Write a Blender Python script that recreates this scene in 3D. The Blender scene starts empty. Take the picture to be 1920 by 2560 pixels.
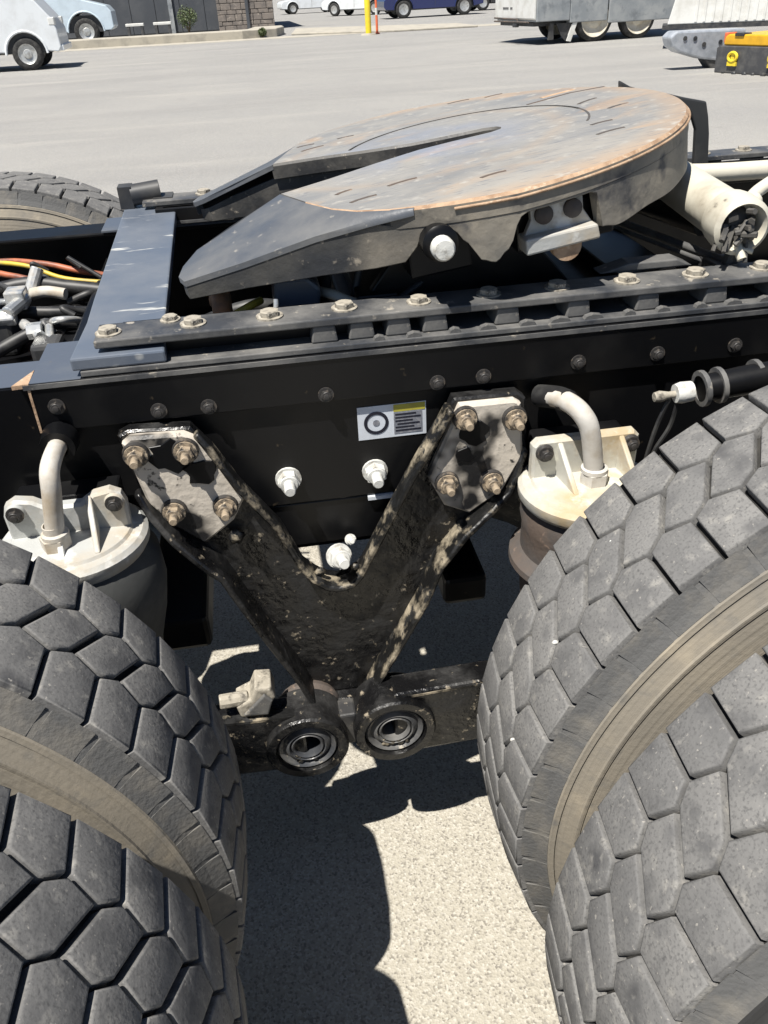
import bpy, bmesh, math, random
from mathutils import Vector, Matrix
random.seed(7)
PI = math.pi
sc = bpy.context.scene
COL = sc.collection

# ------------------------------------------------------------------ camera, sky, sun, exposure
cam_d = bpy.data.cameras.new('camera'); cam = bpy.data.objects.new('camera', cam_d); COL.objects.link(cam)
sc.camera = cam
yaw, pit, rol = -0.1323, 0.5837, -0.0512
fw_ = Vector((-math.sin(yaw)*math.cos(pit), math.cos(yaw)*math.cos(pit), -math.sin(pit)))
rt = Vector((math.cos(yaw), math.sin(yaw), 0)); up = rt.cross(fw_)
r2 = rt*math.cos(rol) + up*math.sin(rol); u2 = -rt*math.sin(rol) + up*math.cos(rol)
M = Matrix((r2, u2, -fw_)).transposed().to_4x4(); M.translation = (-0.0341, -1.5041, 1.4041)
cam.matrix_world = M
cam_d.sensor_fit = 'VERTICAL'; cam_d.sensor_height = 24.0; cam_d.lens = 24.0*2079.23/2560
cam_d.clip_start = 0.02; cam_d.clip_end = 3000

SUN = Vector((-0.33, -0.31, 1.0)).normalized()
w = bpy.data.worlds.new('World'); sc.world = w; w.use_nodes = True
nt = w.node_tree; bg = nt.nodes['Background']
sky = nt.nodes.new('ShaderNodeTexSky'); sky.sky_type = 'NISHITA'; sky.sun_disc = False
sky.sun_elevation = math.asin(SUN.z); sky.sun_rotation = math.atan2(SUN.x, SUN.y)
sky.air_density = 0.8; sky.dust_density = 0.3; sky.ozone_density = 2.0
nt.links.new(sky.outputs[0], bg.inputs[0]); bg.inputs[1].default_value = 0.05
sd = bpy.data.lights.new('sun', 'SUN'); sd.energy = 5.0; sd.angle = math.radians(0.53); sd.color = (1.0, 0.955, 0.88)
so = bpy.data.objects.new('sun', sd); COL.objects.link(so)
so.rotation_euler = SUN.to_track_quat('Z', 'Y').to_euler(); so.location = SUN*30
sc.view_settings.view_transform = 'Standard'; sc.view_settings.look = 'None'
sc.view_settings.exposure = 0.68; sc.view_settings.gamma = 1.0

# ------------------------------------------------------------------ materials
def mat(name, c1, c2=None, rough=0.5, metal=0.0, scale=8.0, lo=0.45, hi=0.65, detail=6.0, bump=0.0, bscale=None,
        c3=None, s3=40.0, lo3=0.58, hi3=0.68, rough2=None, spec=0.5, coat=0.0, dist=0.0, str3=None, rot3=0.0):
    """base colour c1, broken up by noise with c2 (stains, dust) and c3 (fine flecks); bump gives fine relief"""
    m = bpy.data.materials.new(name); m.use_nodes = True
    n = m.node_tree.nodes; l = m.node_tree.links; b = n['Principled BSDF']
    b.inputs['Roughness'].default_value = rough; b.inputs['Metallic'].default_value = metal
    b.inputs['Specular IOR Level'].default_value = spec
    if coat: b.inputs['Coat Weight'].default_value = coat; b.inputs['Coat Roughness'].default_value = 0.08
    tc = n.new('ShaderNodeTexCoord'); src = tc.outputs['Object']
    def ramp(sc_, a, z, det=detail, d=dist, stretch=None):
        t = n.new('ShaderNodeTexNoise'); t.inputs['Scale'].default_value = sc_; t.inputs['Detail'].default_value = det
        t.inputs['Roughness'].default_value = 0.62; t.inputs['Distortion'].default_value = d
        if stretch:
            mp = n.new('ShaderNodeMapping'); mp.inputs['Scale'].default_value = stretch; mp.inputs['Rotation'].default_value = (0, 0, rot3); l.new(src, mp.inputs[0]); l.new(mp.outputs[0], t.inputs['Vector'])
        else: l.new(src, t.inputs['Vector'])
        r = n.new('ShaderNodeMapRange'); r.inputs[1].default_value = a; r.inputs[2].default_value = z
        l.new(t.outputs['Fac'], r.inputs[0]); return t, r
    col = None
    if c2 is None: b.inputs['Base Color'].default_value = (*c1, 1)
    else:
        t, r = ramp(scale, lo, hi)
        mx = n.new('ShaderNodeMix'); mx.data_type = 'RGBA'
        mx.inputs[6].default_value = (*c1, 1); mx.inputs[7].default_value = (*c2, 1)
        l.new(r.outputs[0], mx.inputs[0]); col = mx.outputs[2]
        if rough2 is not None:
            rr = n.new('ShaderNodeMapRange'); rr.inputs[3].default_value = rough; rr.inputs[4].default_value = rough2
            l.new(r.outputs[0], rr.inputs[0]); l.new(rr.outputs[0], b.inputs['Roughness'])
            if metal:
                rm = n.new('ShaderNodeMapRange'); rm.inputs[3].default_value = metal; rm.inputs[4].default_value = 0.0
                l.new(r.outputs[0], rm.inputs[0]); l.new(rm.outputs[0], b.inputs['Metallic'])
        if c3 is not None:
            t3, r3 = ramp(s3, lo3, hi3, 4.0, 0, str3)
            m3 = n.new('ShaderNodeMix'); m3.data_type = 'RGBA'; m3.inputs[7].default_value = (*c3, 1)
            l.new(col, m3.inputs[6]); l.new(r3.outputs[0], m3.inputs[0]); col = m3.outputs[2]
        l.new(col, b.inputs['Base Color'])
    if bump:
        t = n.new('ShaderNodeTexNoise'); t.inputs['Scale'].default_value = bscale or scale*4; t.inputs['Detail'].default_value = 5
        l.new(src, t.inputs['Vector'])
        bp = n.new('ShaderNodeBump'); bp.inputs['Strength'].default_value = bump; bp.inputs['Distance'].default_value = 0.004
        l.new(t.outputs['Fac'], bp.inputs['Height']); l.new(bp.outputs['Normal'], b.inputs['Normal'])
    return m

K = {}
K['paint'] = mat('black_paint_sky_tint', (.085, .099, .125), (.12, .13, .145), .30, scale=9, lo=.5, hi=.8, bump=.12, bscale=45, rough2=.55, c3=(.12, .11, .095), s3=60, lo3=.66, hi3=.74)  # black paint lifted to blue-grey, sky reflection put into the colour
K['scuffed'] = mat('scuffed_black_paint_sky_tint', (.105, .125, .16), (.15, .165, .19), .30, scale=6, lo=.42, hi=.7, bump=.1, bscale=40, rough2=.5, c3=(.55, .55, .52), s3=9, lo3=.60, hi3=.68, str3=(.7, 4.0, 1), rot3=-.75)  # blue cast is painted sky reflection; the pale scuffs are wear
K['frame'] = mat('black_frame_paint', (.004, .0042, .005), (.012, .0115, .011), .34, scale=5, lo=.5, hi=.8, bump=.06, bscale=30, rough2=.6, c3=(.09, .07, .045), s3=26, lo3=.69, hi3=.78, spec=.3)
K['dustblack'] = mat('dusty_black_steel', (.030, .030, .031), (.12, .112, .098), .5, scale=11, lo=.42, hi=.72, bump=.25, bscale=70, rough2=.75, c3=(.24, .21, .17), s3=75, lo3=.63, hi3=.72)
K['slide'] = mat('worn_grey_black_rail', (.045, .048, .054), (.17, .165, .155), .36, scale=9, lo=.4, hi=.68, bump=.25, bscale=60, rough2=.7, c3=(.34, .31, .26), s3=45, lo3=.62, hi3=.72)
K['cast'] = mat('dirty_black_casting', (.006, .006, .0065), (.028, .0275, .027), .24, scale=13, lo=.44, hi=.72, bump=.7, bscale=70, rough2=.8, c3=(.28, .24, .18), s3=62, lo3=.63, hi3=.71)
K['castdirt'] = mat('mud_caked_casting', (.008, .008, .008), (.34, .29, .21), .4, scale=24, lo=.50, hi=.68, bump=.7, bscale=70, rough2=.9, c3=(.02, .02, .02), s3=40, lo3=.56, hi3=.62)
K['pad'] = mat('scuffed_mounting_pad', (.014, .014, .015), (.54, .49, .42), .45, scale=9, lo=.40, hi=.50, detail=3, bump=.5, bscale=60, rough2=.8, c3=(.03, .028, .026), s3=60, lo3=.60, hi3=.68)
K['boltdirt'] = mat('dirty_bolt', (.30, .24, .17), (.05, .045, .04), .7, scale=60, lo=.47, hi=.6, bump=.4, bscale=120, c3=(.45, .37, .27), s3=90)
K['boltblack'] = mat('black_bolt', (.035, .033, .032), (.16, .13, .10), .5, scale=60, lo=.55, hi=.7, bump=.3, bscale=120)
K['boltpale'] = mat('pale_dusty_bolt_head', (.34, .31, .255), (.10, .09, .075), .7, scale=70, lo=.5, hi=.66, bump=.3, bscale=150, c3=(.44, .41, .35), s3=120)
K['nutwhite'] = mat('zinc_white_nut', (.60, .60, .57), (.30, .27, .22), .5, scale=60, lo=.52, hi=.7, spec=.6, bump=.2, bscale=150)
K['zinc'] = mat('dirty_zinc_casting', (.44, .45, .44), (.40, .33, .23), .55, metal=.2, scale=9, lo=.45, hi=.68, bump=.3, bscale=60, rough2=.7, c3=(.62, .62, .60), s3=22, lo3=.55, hi3=.66)
K['zincy'] = mat('yellow_zinc_bracket', (.50, .49, .44), (.44, .35, .22), .55, metal=.15, scale=10, lo=.46, hi=.66, bump=.25, bscale=60, rough2=.7, c3=(.58, .58, .50), s3=25, lo3=.54, hi3=.66)
K['pipe'] = mat('dusty_white_pipe', (.52, .50, .46), (.36, .30, .22), .62, scale=16, lo=.42, hi=.66, bump=.15, bscale=90)
K['cream'] = mat('greasy_cream_tube', (.58, .55, .46), (.36, .32, .25), .45, scale=9, lo=.52, hi=.72, bump=.15, bscale=60, c3=(.10, .09, .08), s3=18, lo3=.66, hi3=.72)
K['bag'] = mat('air_bag_rubber', (.055, .057, .056), (.13, .13, .12), .7, scale=8, lo=.42, hi=.7, bump=.15, bscale=60)
K['rust'] = mat('rusted_steel', (.105, .078, .062), (.07, .066, .064), .8, scale=10, lo=.4, hi=.62, bump=.4, bscale=60, c3=(.32, .22, .16), s3=24)
K['rustedge'] = mat('orange_rust_edge', (.42, .29, .19), (.27, .17, .105), .85, scale=40, lo=.45, hi=.65, bump=.4, bscale=120, c3=(.52, .42, .31), s3=60)
def rubber_material():
    m = bpy.data.materials.new('weathered_tread_rubber'); m.use_nodes = True
    n = m.node_tree.nodes; l = m.node_tree.links; b = n['Principled BSDF']
    tc = n.new('ShaderNodeTexCoord'); oi = n.new('ShaderNodeObjectInfo')
    off = n.new('ShaderNodeVectorMath'); off.operation = 'SCALE'; l.new(oi.outputs['Location'], off.inputs[0]); off.inputs['Scale'].default_value = 0.0
    ad = n.new('ShaderNodeVectorMath'); ad.operation = 'ADD'; l.new(tc.outputs['Object'], ad.inputs[0])
    cb = n.new('ShaderNodeCombineXYZ'); mu = n.new('ShaderNodeMath'); mu.operation = 'MULTIPLY'; mu.inputs[1].default_value = 37.0; l.new(oi.outputs['Random'], mu.inputs[0])
    for k in range(3): l.new(mu.outputs[0], cb.inputs[k])
    l.new(cb.outputs[0], ad.inputs[1])
    def noise(sc_, det=5):
        t = n.new('ShaderNodeTexNoise'); t.inputs['Scale'].default_value = sc_; t.inputs['Detail'].default_value = det; l.new(ad.outputs[0], t.inputs['Vector']); return t.outputs['Fac']
    def mix(f, lo, hi, a, c):
        r = n.new('ShaderNodeMapRange'); l.new(f, r.inputs[0]); r.inputs[1].default_value = lo; r.inputs[2].default_value = hi
        x = n.new('ShaderNodeMix'); x.data_type = 'RGBA'; l.new(r.outputs[0], x.inputs[0])
        if isinstance(a, tuple): x.inputs[6].default_value = (*a, 1)
        else: l.new(a, x.inputs[6])
        x.inputs[7].default_value = (*c, 1); return x.outputs[2]
    c = mix(oi.outputs['Random'], 0, 1, (.195, .191, .184), (.155, .153, .150))
    c = mix(noise(30), .48, .72, c, (.115, .114, .114))
    c = mix(noise(16), .60, .74, c, (.070, .070, .073))
    c = mix(noise(55), .58, .74, c, (.27, .26, .24))
    c = mix(noise(330, 3), .50, .74, c, (.10, .099, .098))
    c = mix(noise(210, 3), .66, .74, c, (.30, .285, .26))
    l.new(c, b.inputs['Base Color']); b.inputs['Roughness'].default_value = .85; b.inputs['Specular IOR Level'].default_value = .25
    bp = n.new('ShaderNodeBump'); bp.inputs['Strength'].default_value = .22; bp.inputs['Distance'].default_value = .003
    l.new(noise(170, 6), bp.inputs['Height']); l.new(bp.outputs[0], b.inputs['Normal'])
    return m
K['rubber'] = rubber_material()
def sidewall_material():
    m = bpy.data.materials.new('dusty_ringed_sidewall'); m.use_nodes = True
    n = m.node_tree.nodes; l = m.node_tree.links; b = n['Principled BSDF']
    tc = n.new('ShaderNodeTexCoord'); sp = n.new('ShaderNodeSeparateXYZ'); l.new(tc.outputs['Object'], sp.inputs[0])
    xz = n.new('ShaderNodeCombineXYZ'); l.new(sp.outputs[0], xz.inputs[0]); l.new(sp.outputs[2], xz.inputs[2])
    ln = n.new('ShaderNodeVectorMath'); ln.operation = 'LENGTH'; l.new(xz.outputs[0], ln.inputs[0])
    def mth(op, a, v):
        q = n.new('ShaderNodeMath'); q.operation = op; l.new(a, q.inputs[0])
        if isinstance(v, (int, float)): q.inputs[1].default_value = v
        else: l.new(v, q.inputs[1])
        return q.outputs[0]
    r1 = n.new('ShaderNodeTexNoise'); r1.noise_dimensions = '1D'; r1.inputs['Scale'].default_value = 210; r1.inputs['Detail'].default_value = 2; l.new(ln.outputs['Value'], r1.inputs['W'])
    def noise(sc_, det=6):
        t = n.new('ShaderNodeTexNoise'); t.inputs['Scale'].default_value = sc_; t.inputs['Detail'].default_value = det; l.new(tc.outputs['Object'], t.inputs['Vector']); return t.outputs['Fac']
    def mix(f, lo, hi, a, c):
        r = n.new('ShaderNodeMapRange'); l.new(f, r.inputs[0]); r.inputs[1].default_value = lo; r.inputs[2].default_value = hi
        x = n.new('ShaderNodeMix'); x.data_type = 'RGBA'; l.new(r.outputs[0], x.inputs[0])
        if isinstance(a, tuple): x.inputs[6].default_value = (*a, 1)
        else: l.new(a, x.inputs[6])
        x.inputs[7].default_value = (*c, 1); return x.outputs[2]
    c = mix(noise(6), .40, .66, (.265, .235, .188), (.190, .175, .150))
    c = mix(r1.outputs['Fac'], .50, 1.5, c, (.15, .14, .122))
    c = mix(noise(38), .55, .75, c, (.165, .157, .142))
    c = mix(noise(14), .60, .74, c, (.34, .295, .225))
    l.new(c, b.inputs['Base Color']); b.inputs['Roughness'].default_value = .88; b.inputs['Specular IOR Level'].default_value = .2
    bp = n.new('ShaderNodeBump'); bp.inputs['Strength'].default_value = .6; bp.inputs['Distance'].default_value = .003
    l.new(mth('ADD', mth('MULTIPLY', r1.outputs['Fac'], .30), mth('MULTIPLY', noise(150), .35)), bp.inputs['Height']); l.new(bp.outputs[0], b.inputs['Normal'])
    return m
K['groove'] = mat('groove_rubber', (.022, .0215, .021), (.06, .057, .052), .9, scale=25, lo=.45, hi=.7, bump=.3, bscale=160, spec=.2)
K['side'] = sidewall_material()
K['shoulder'] = mat('shoulder_rubber', (.105, .105, .104), (.18, .168, .148), .86, scale=20, lo=.45, hi=.72, bump=.3, bscale=200, spec=.25)
K['hose_o'] = mat('orange_red_hose', (.42, .13, .06), (.10, .05, .04), .5, scale=20)
K['hose_y'] = mat('yellow_cable', (.62, .46, .05), (.4, .3, .08), .5, scale=20)
K['hose_k'] = mat('black_hose', (.015, .015, .016), (.05, .05, .048), .5, scale=20)
K['silver'] = mat('silver_fitting', (.62, .63, .62), (.35, .33, .30), .3, metal=.7, scale=40, rough2=.6)
K['cable_w'] = mat('white_cable_tie', (.7, .68, .62), None, .5)
K['copper'] = mat('copper_orange_block', (.48, .24, .12), (.3, .17, .10), .6, scale=40)
K['decal_w'] = mat('white_decal', (.62, .66, .72), (.55, .58, .62), .45, scale=30)
K['decal_k'] = mat('black_print', (.008, .009, .02), None, .5)
K['decal_y'] = mat('yellow_print', (.42, .38, .05), (.35, .30, .05), .5, scale=60)
K['decal_g'] = mat('grey_print', (.17, .18, .21), (.28, .28, .30), .5, scale=160)
K['flap'] = mat('black_rubber_flap', (.03, .032, .034), (.06, .06, .058), .55, scale=10)

# fifth-wheel top: worn grey steel with rust along its rim, its lock ring and slots
def plate_material():
    m = bpy.data.materials.new('worn_fifth_wheel_top'); m.use_nodes = True
    n = m.node_tree.nodes; l = m.node_tree.links; b = n['Principled BSDF']
    tc = n.new('ShaderNodeTexCoord')
    def noise(s, det=6, d=0.0, stretch=None):
        t = n.new('ShaderNodeTexNoise'); t.inputs['Scale'].default_value = s; t.inputs['Detail'].default_value = det; t.inputs['Distortion'].default_value = d
        if stretch:
            mp = n.new('ShaderNodeMapping'); mp.inputs['Scale'].default_value = stretch; l.new(tc.outputs['Object'], mp.inputs[0]); l.new(mp.outputs[0], t.inputs['Vector'])
        else: l.new(tc.outputs['Object'], t.inputs['Vector'])
        return t.outputs['Fac']
    def math_(op, a, b_=None):
        q = n.new('ShaderNodeMath'); q.operation = op
        for i, v in enumerate((a, b_)):
            if v is None: continue
            if isinstance(v, (int, float)): q.inputs[i].default_value = v
            else: l.new(v, q.inputs[i])
        return q.outputs[0]
    def rng(v, a, z):
        r = n.new('ShaderNodeMapRange'); l.new(v, r.inputs[0]); r.inputs[1].default_value = a; r.inputs[2].default_value = z; return r.outputs[0]
    def mix(f, a, c):
        x = n.new('ShaderNodeMix'); x.data_type = 'RGBA'; l.new(f, x.inputs[0])
        if isinstance(a, tuple): x.inputs[6].default_value = (*a, 1)
        else: l.new(a, x.inputs[6])
        x.inputs[7].default_value = (*c, 1); return x.outputs[2]
    sp = n.new('ShaderNodeSeparateXYZ'); l.new(tc.outputs['Object'], sp.inputs[0])
    xy = n.new('ShaderNodeCombineXYZ'); l.new(sp.outputs[0], xy.inputs[0]); l.new(sp.outputs[1], xy.inputs[1])
    ln = n.new('ShaderNodeVectorMath'); ln.operation = 'LENGTH'; l.new(xy.outputs[0], ln.inputs[0])
    rad = math_('ADD', ln.outputs['Value'], math_('MULTIPLY', noise(7), .05))
    c = mix(rng(noise(5, 7, .5, (1, 2.5, 1)), .40, .66), (.345, .325, .29), (.255, .25, .24))
    c = mix(rng(noise(2.2, 5, 1.2), .50, .70), c, (.42, .385, .33))
    rim = math_('MULTIPLY', rng(rad, .415, .468), .9)
    rim2 = rng(math_('SUBTRACT', .022, math_('ABSOLUTE', math_('SUBTRACT', rad, .275))), 0, .022)
    patch = math_('MULTIPLY', rng(noise(4.5, 8, .8, (1, 2.2, 1)), .54, .66), .75)
    rust = math_('MAXIMUM', rim, math_('MAXIMUM', math_('MULTIPLY', rim2, .30), patch))
    c = mix(math_('MULTIPLY', rust, .66), c, (.36, .235, .14))
    c = mix(rng(noise(26, 6, 0, (1, 7, 1)), .56, .70), c, (.20, .20, .205))
    c = mix(rng(noise(40, 5), .58, .70), c, (.42, .395, .35))
    c = mix(math_('MULTIPLY', rng(noise(3.1, 7, 1.0), .60, .72), .4), c, (.16, .155, .15))
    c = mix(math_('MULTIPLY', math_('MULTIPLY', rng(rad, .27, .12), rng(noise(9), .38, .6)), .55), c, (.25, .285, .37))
    l.new(c, b.inputs['Base Color'])
    b.inputs['Metallic'].default_value = .15
    rr = n.new('ShaderNodeMapRange'); rr.inputs[3].default_value = .36; rr.inputs[4].default_value = .8; l.new(rust, rr.inputs[0]); l.new(rr.outputs[0], b.inputs['Roughness'])
    bp = n.new('ShaderNodeBump'); bp.inputs['Strength'].default_value = .5; bp.inputs['Distance'].default_value = .002
    l.new(noise(70), bp.inputs['Height']); l.new(bp.outputs[0], b.inputs['Normal'])
    return m
K['plate'] = plate_material()
K['ramp'] = mat('worn_ramp_paint_sky_tint', (.078, .086, .100), (.15, .15, .148), .36, scale=6, lo=.42, hi=.7, bump=.2, bscale=60, rough2=.6, c3=(.26, .245, .22), s3=55, lo3=.64, hi3=.74)  # bluish base holds painted sky reflection; the pale noise is wear
K['rampside'] = mat('dark_ramp_side', (.030, .032, .036), (.075, .072, .066), .55, scale=9, lo=.45, hi=.72, bump=.35, bscale=70, rough2=.75, c3=(.22, .20, .165), s3=48, lo3=.63, hi3=.74)
def skirt_material():
    m = bpy.data.materials.new('half_worn_skirt_steel'); m.use_nodes = True
    n = m.node_tree.nodes; l = m.node_tree.links; b = n['Principled BSDF']
    tc = n.new('ShaderNodeTexCoord'); sp = n.new('ShaderNodeSeparateXYZ'); l.new(tc.outputs['Object'], sp.inputs[0])
    def noise(sc_, det=6):
        t = n.new('ShaderNodeTexNoise'); t.inputs['Scale'].default_value = sc_; t.inputs['Detail'].default_value = det; l.new(tc.outputs['Object'], t.inputs['Vector']); return t.outputs['Fac']
    def mix(f, lo, hi, a, c):
        r = n.new('ShaderNodeMapRange'); l.new(f, r.inputs[0]); r.inputs[1].default_value = lo; r.inputs[2].default_value = hi
        x = n.new('ShaderNodeMix'); x.data_type = 'RGBA'; l.new(r.outputs[0], x.inputs[0])
        for i_, v in ((6, a), (7, c)):
            if isinstance(v, tuple): x.inputs[i_].default_value = (*v, 1)
            else: l.new(v, x.inputs[i_])
        return x.outputs[2]
    worn = mix(noise(8), .40, .64, (.15, .142, .125), (.30, .265, .21)); worn = mix(noise(17), .56, .68, worn, (.055, .055, .06))
    dark = mix(noise(11), .45, .72, (.022, .024, .028), (.07, .067, .06)); dark = mix(noise(60, 4), .63, .73, dark, (.25, .22, .18))
    ad = n.new('ShaderNodeMath'); ad.operation = 'MULTIPLY_ADD'; l.new(noise(9), ad.inputs[0]); ad.inputs[1].default_value = .32; l.new(sp.outputs[0], ad.inputs[2])
    c = mix(ad.outputs[0], .0, .17, dark, worn)
    l.new(c, b.inputs['Base Color']); b.inputs['Roughness'].default_value = .62
    bp = n.new('ShaderNodeBump'); bp.inputs['Strength'].default_value = .4; bp.inputs['Distance'].default_value = .004
    l.new(noise(60), bp.inputs['Height']); l.new(bp.outputs[0], b.inputs['Normal'])
    return m
K['skirt'] = skirt_material()

# ground: sun-bleached asphalt with pale aggregate, drifts of dust and faint tyre streaks
def ground_material():
    m = bpy.data.materials.new('bleached_asphalt'); m.use_nodes = True
    n = m.node_tree.nodes; l = m.node_tree.links; b = n['Principled BSDF']
    tc = n.new('ShaderNodeTexCoord')
    def noise(s, det, stretch=(1, 1, 1), rz=0.0):
        mp = n.new('ShaderNodeMapping'); mp.inputs['Scale'].default_value = stretch; mp.inputs['Rotation'].default_value = (0, 0, rz)
        l.new(tc.outputs['Object'], mp.inputs[0])
        t = n.new('ShaderNodeTexNoise'); t.inputs['Scale'].default_value = s; t.inputs['Detail'].default_value = det
        l.new(mp.outputs[0], t.inputs['Vector']); return t.outputs['Fac']
    def mix(f, a, c, lo, hi):
        r = n.new('ShaderNodeMapRange'); l.new(f, r.inputs[0]); r.inputs[1].default_value = lo; r.inputs[2].default_value = hi
        x = n.new('ShaderNodeMix'); x.data_type = 'RGBA'; l.new(r.outputs[0], x.inputs[0])
        if isinstance(a, tuple): x.inputs[6].default_value = (*a, 1)
        else: l.new(a, x.inputs[6])
        x.inputs[7].default_value = (*c, 1); return x.outputs[2]
    vo = n.new('ShaderNodeTexVoronoi'); vo.inputs['Scale'].default_value = 270; l.new(tc.outputs['Object'], vo.inputs['Vector'])
    sx = n.new('ShaderNodeSeparateXYZ'); l.new(vo.outputs['Color'], sx.inputs[0])
    c = mix(noise(.55, 5), (.255, .254, .252), (.222, .224, .228), .40, .66)
    c = mix(noise(.16, 5, (1, 3.2, 1), .12), c, (.20, .202, .207), .48, .70)
    c = mix(noise(.35, 6, (.5, 3.5, 1), .06), c, (.30, .294, .282), .57, .74)
    c = mix(noise(.22, 6, (.25, 5.0, 1), -.05), c, (.18, .181, .187), .58, .76)
    dst = n.new('ShaderNodeVectorMath'); dst.operation = 'DISTANCE'; l.new(tc.outputs['Object'], dst.inputs[0]); dst.inputs[1].default_value = (.2, -.8, 0)
    dn = n.new('ShaderNodeMath'); dn.operation = 'ADD'; l.new(dst.outputs['Value'], dn.inputs[0]); l.new(noise(.8, 4), dn.inputs[1])
    cr = n.new('ShaderNodeMapRange'); l.new(dn.outputs[0], cr.inputs[0]); cr.inputs[1].default_value = 4.5; cr.inputs[2].default_value = 1.8
    cx = n.new('ShaderNodeMix'); cx.data_type = 'RGBA'; l.new(cr.outputs[0], cx.inputs[0]); l.new(c, cx.inputs[6]); cx.inputs[7].default_value = (.365, .34, .285, 1); c = cx.outputs[2]
    c = mix(noise(1.3, 8), c, (.20, .20, .205), .64, .74)
    cf = mix(sx.outputs[0], c, (.50, .475, .42), .5, 1.15); c = cf
    c = mix(sx.outputs[1], c, (.19, .175, .15), .64, 1.05)
    l.new(c, b.inputs['Base Color']); b.inputs['Roughness'].default_value = .9; b.inputs['Specular IOR Level'].default_value = .25
    bp = n.new('ShaderNodeBump'); bp.inputs['Strength'].default_value = .5; bp.inputs['Distance'].default_value = .002
    l.new(vo.outputs['Distance'], bp.inputs['Height']); l.new(bp.outputs[0], b.inputs['Normal'])
    return m
K['ground'] = ground_material()
K['white'] = mat('white_vehicle_paint', (.74, .77, .79), (.66, .68, .69), .3, scale=3, coat=.4)
K['palew'] = mat('pale_blue_white_paint', (.58, .68, .76), (.52, .61, .68), .3, scale=3, coat=.4)
K['blue'] = mat('dark_blue_car_paint', (.012, .02, .10), None, .25, coat=.7)
K['glass'] = mat('dark_window_glass', (.02, .025, .03), None, .06, spec=.8)
K['tyre'] = mat('black_tyre', (.022, .022, .022), (.06, .058, .055), .85, scale=12)
K['rim'] = mat('silver_rim', (.55, .56, .55), (.38, .37, .35), .4, metal=.5, scale=12)
K['rimw'] = mat('dusty_cream_rim', (.62, .58, .49), (.50, .44, .34), .6, scale=6)
K['trailer_g'] = mat('grey_trailer_side', (.24, .26, .275), (.33, .345, .35), .5, scale=2.0, lo=.4, hi=.6, c3=(.16, .175, .19), s3=3, lo3=.55, hi3=.7)
K['trailer_w'] = mat('white_trailer_panel', (.70, .70, .67), (.58, .57, .53), .5, scale=3)
K['darksteel'] = mat('dark_steel', (.03, .032, .036), (.07, .068, .064), .5, scale=8)
K['galv'] = mat('galvanised_steel', (.50, .53, .57), (.36, .39, .43), .4, metal=.4, scale=7, bump=.05)
K['char'] = mat('charcoal_machine_steel', (.055, .056, .060), (.10, .098, .095), .6, scale=6, bump=.1)
K['yellow'] = mat('machine_yellow', (.72, .40, .02), (.60, .33, .02), .4, scale=6)
K['yellow2'] = mat('safety_yellow', (.80, .60, .03), (.68, .50, .05), .45, scale=8)
K['orange'] = mat('orange_red_plastic', (.72, .16, .06), (.60, .14, .07), .5, scale=8)
K['concrete'] = mat('pale_concrete', (.40, .37, .31), (.30, .28, .24), .9, scale=2.5, bump=.3, bscale=40)
K['wall'] = mat('slate_wall_panel', (.062, .068, .078), (.085, .090, .098), .6, scale=1.2)
K['stone'] = mat('grey_brown_stone', (.22, .19, .165), (.14, .125, .115), .9, scale=3, bump=.6, bscale=16, c3=(.32, .28, .24), s3=7)
K['mortar'] = mat('mortar', (.24, .22, .195), None, .95)
K['leaf'] = mat('shrub_leaf', (.07, .10, .035), (.11, .13, .06), .6, scale=9)
K['stemm'] = mat('shrub_stem', (.12, .085, .05), None, .9)

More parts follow.
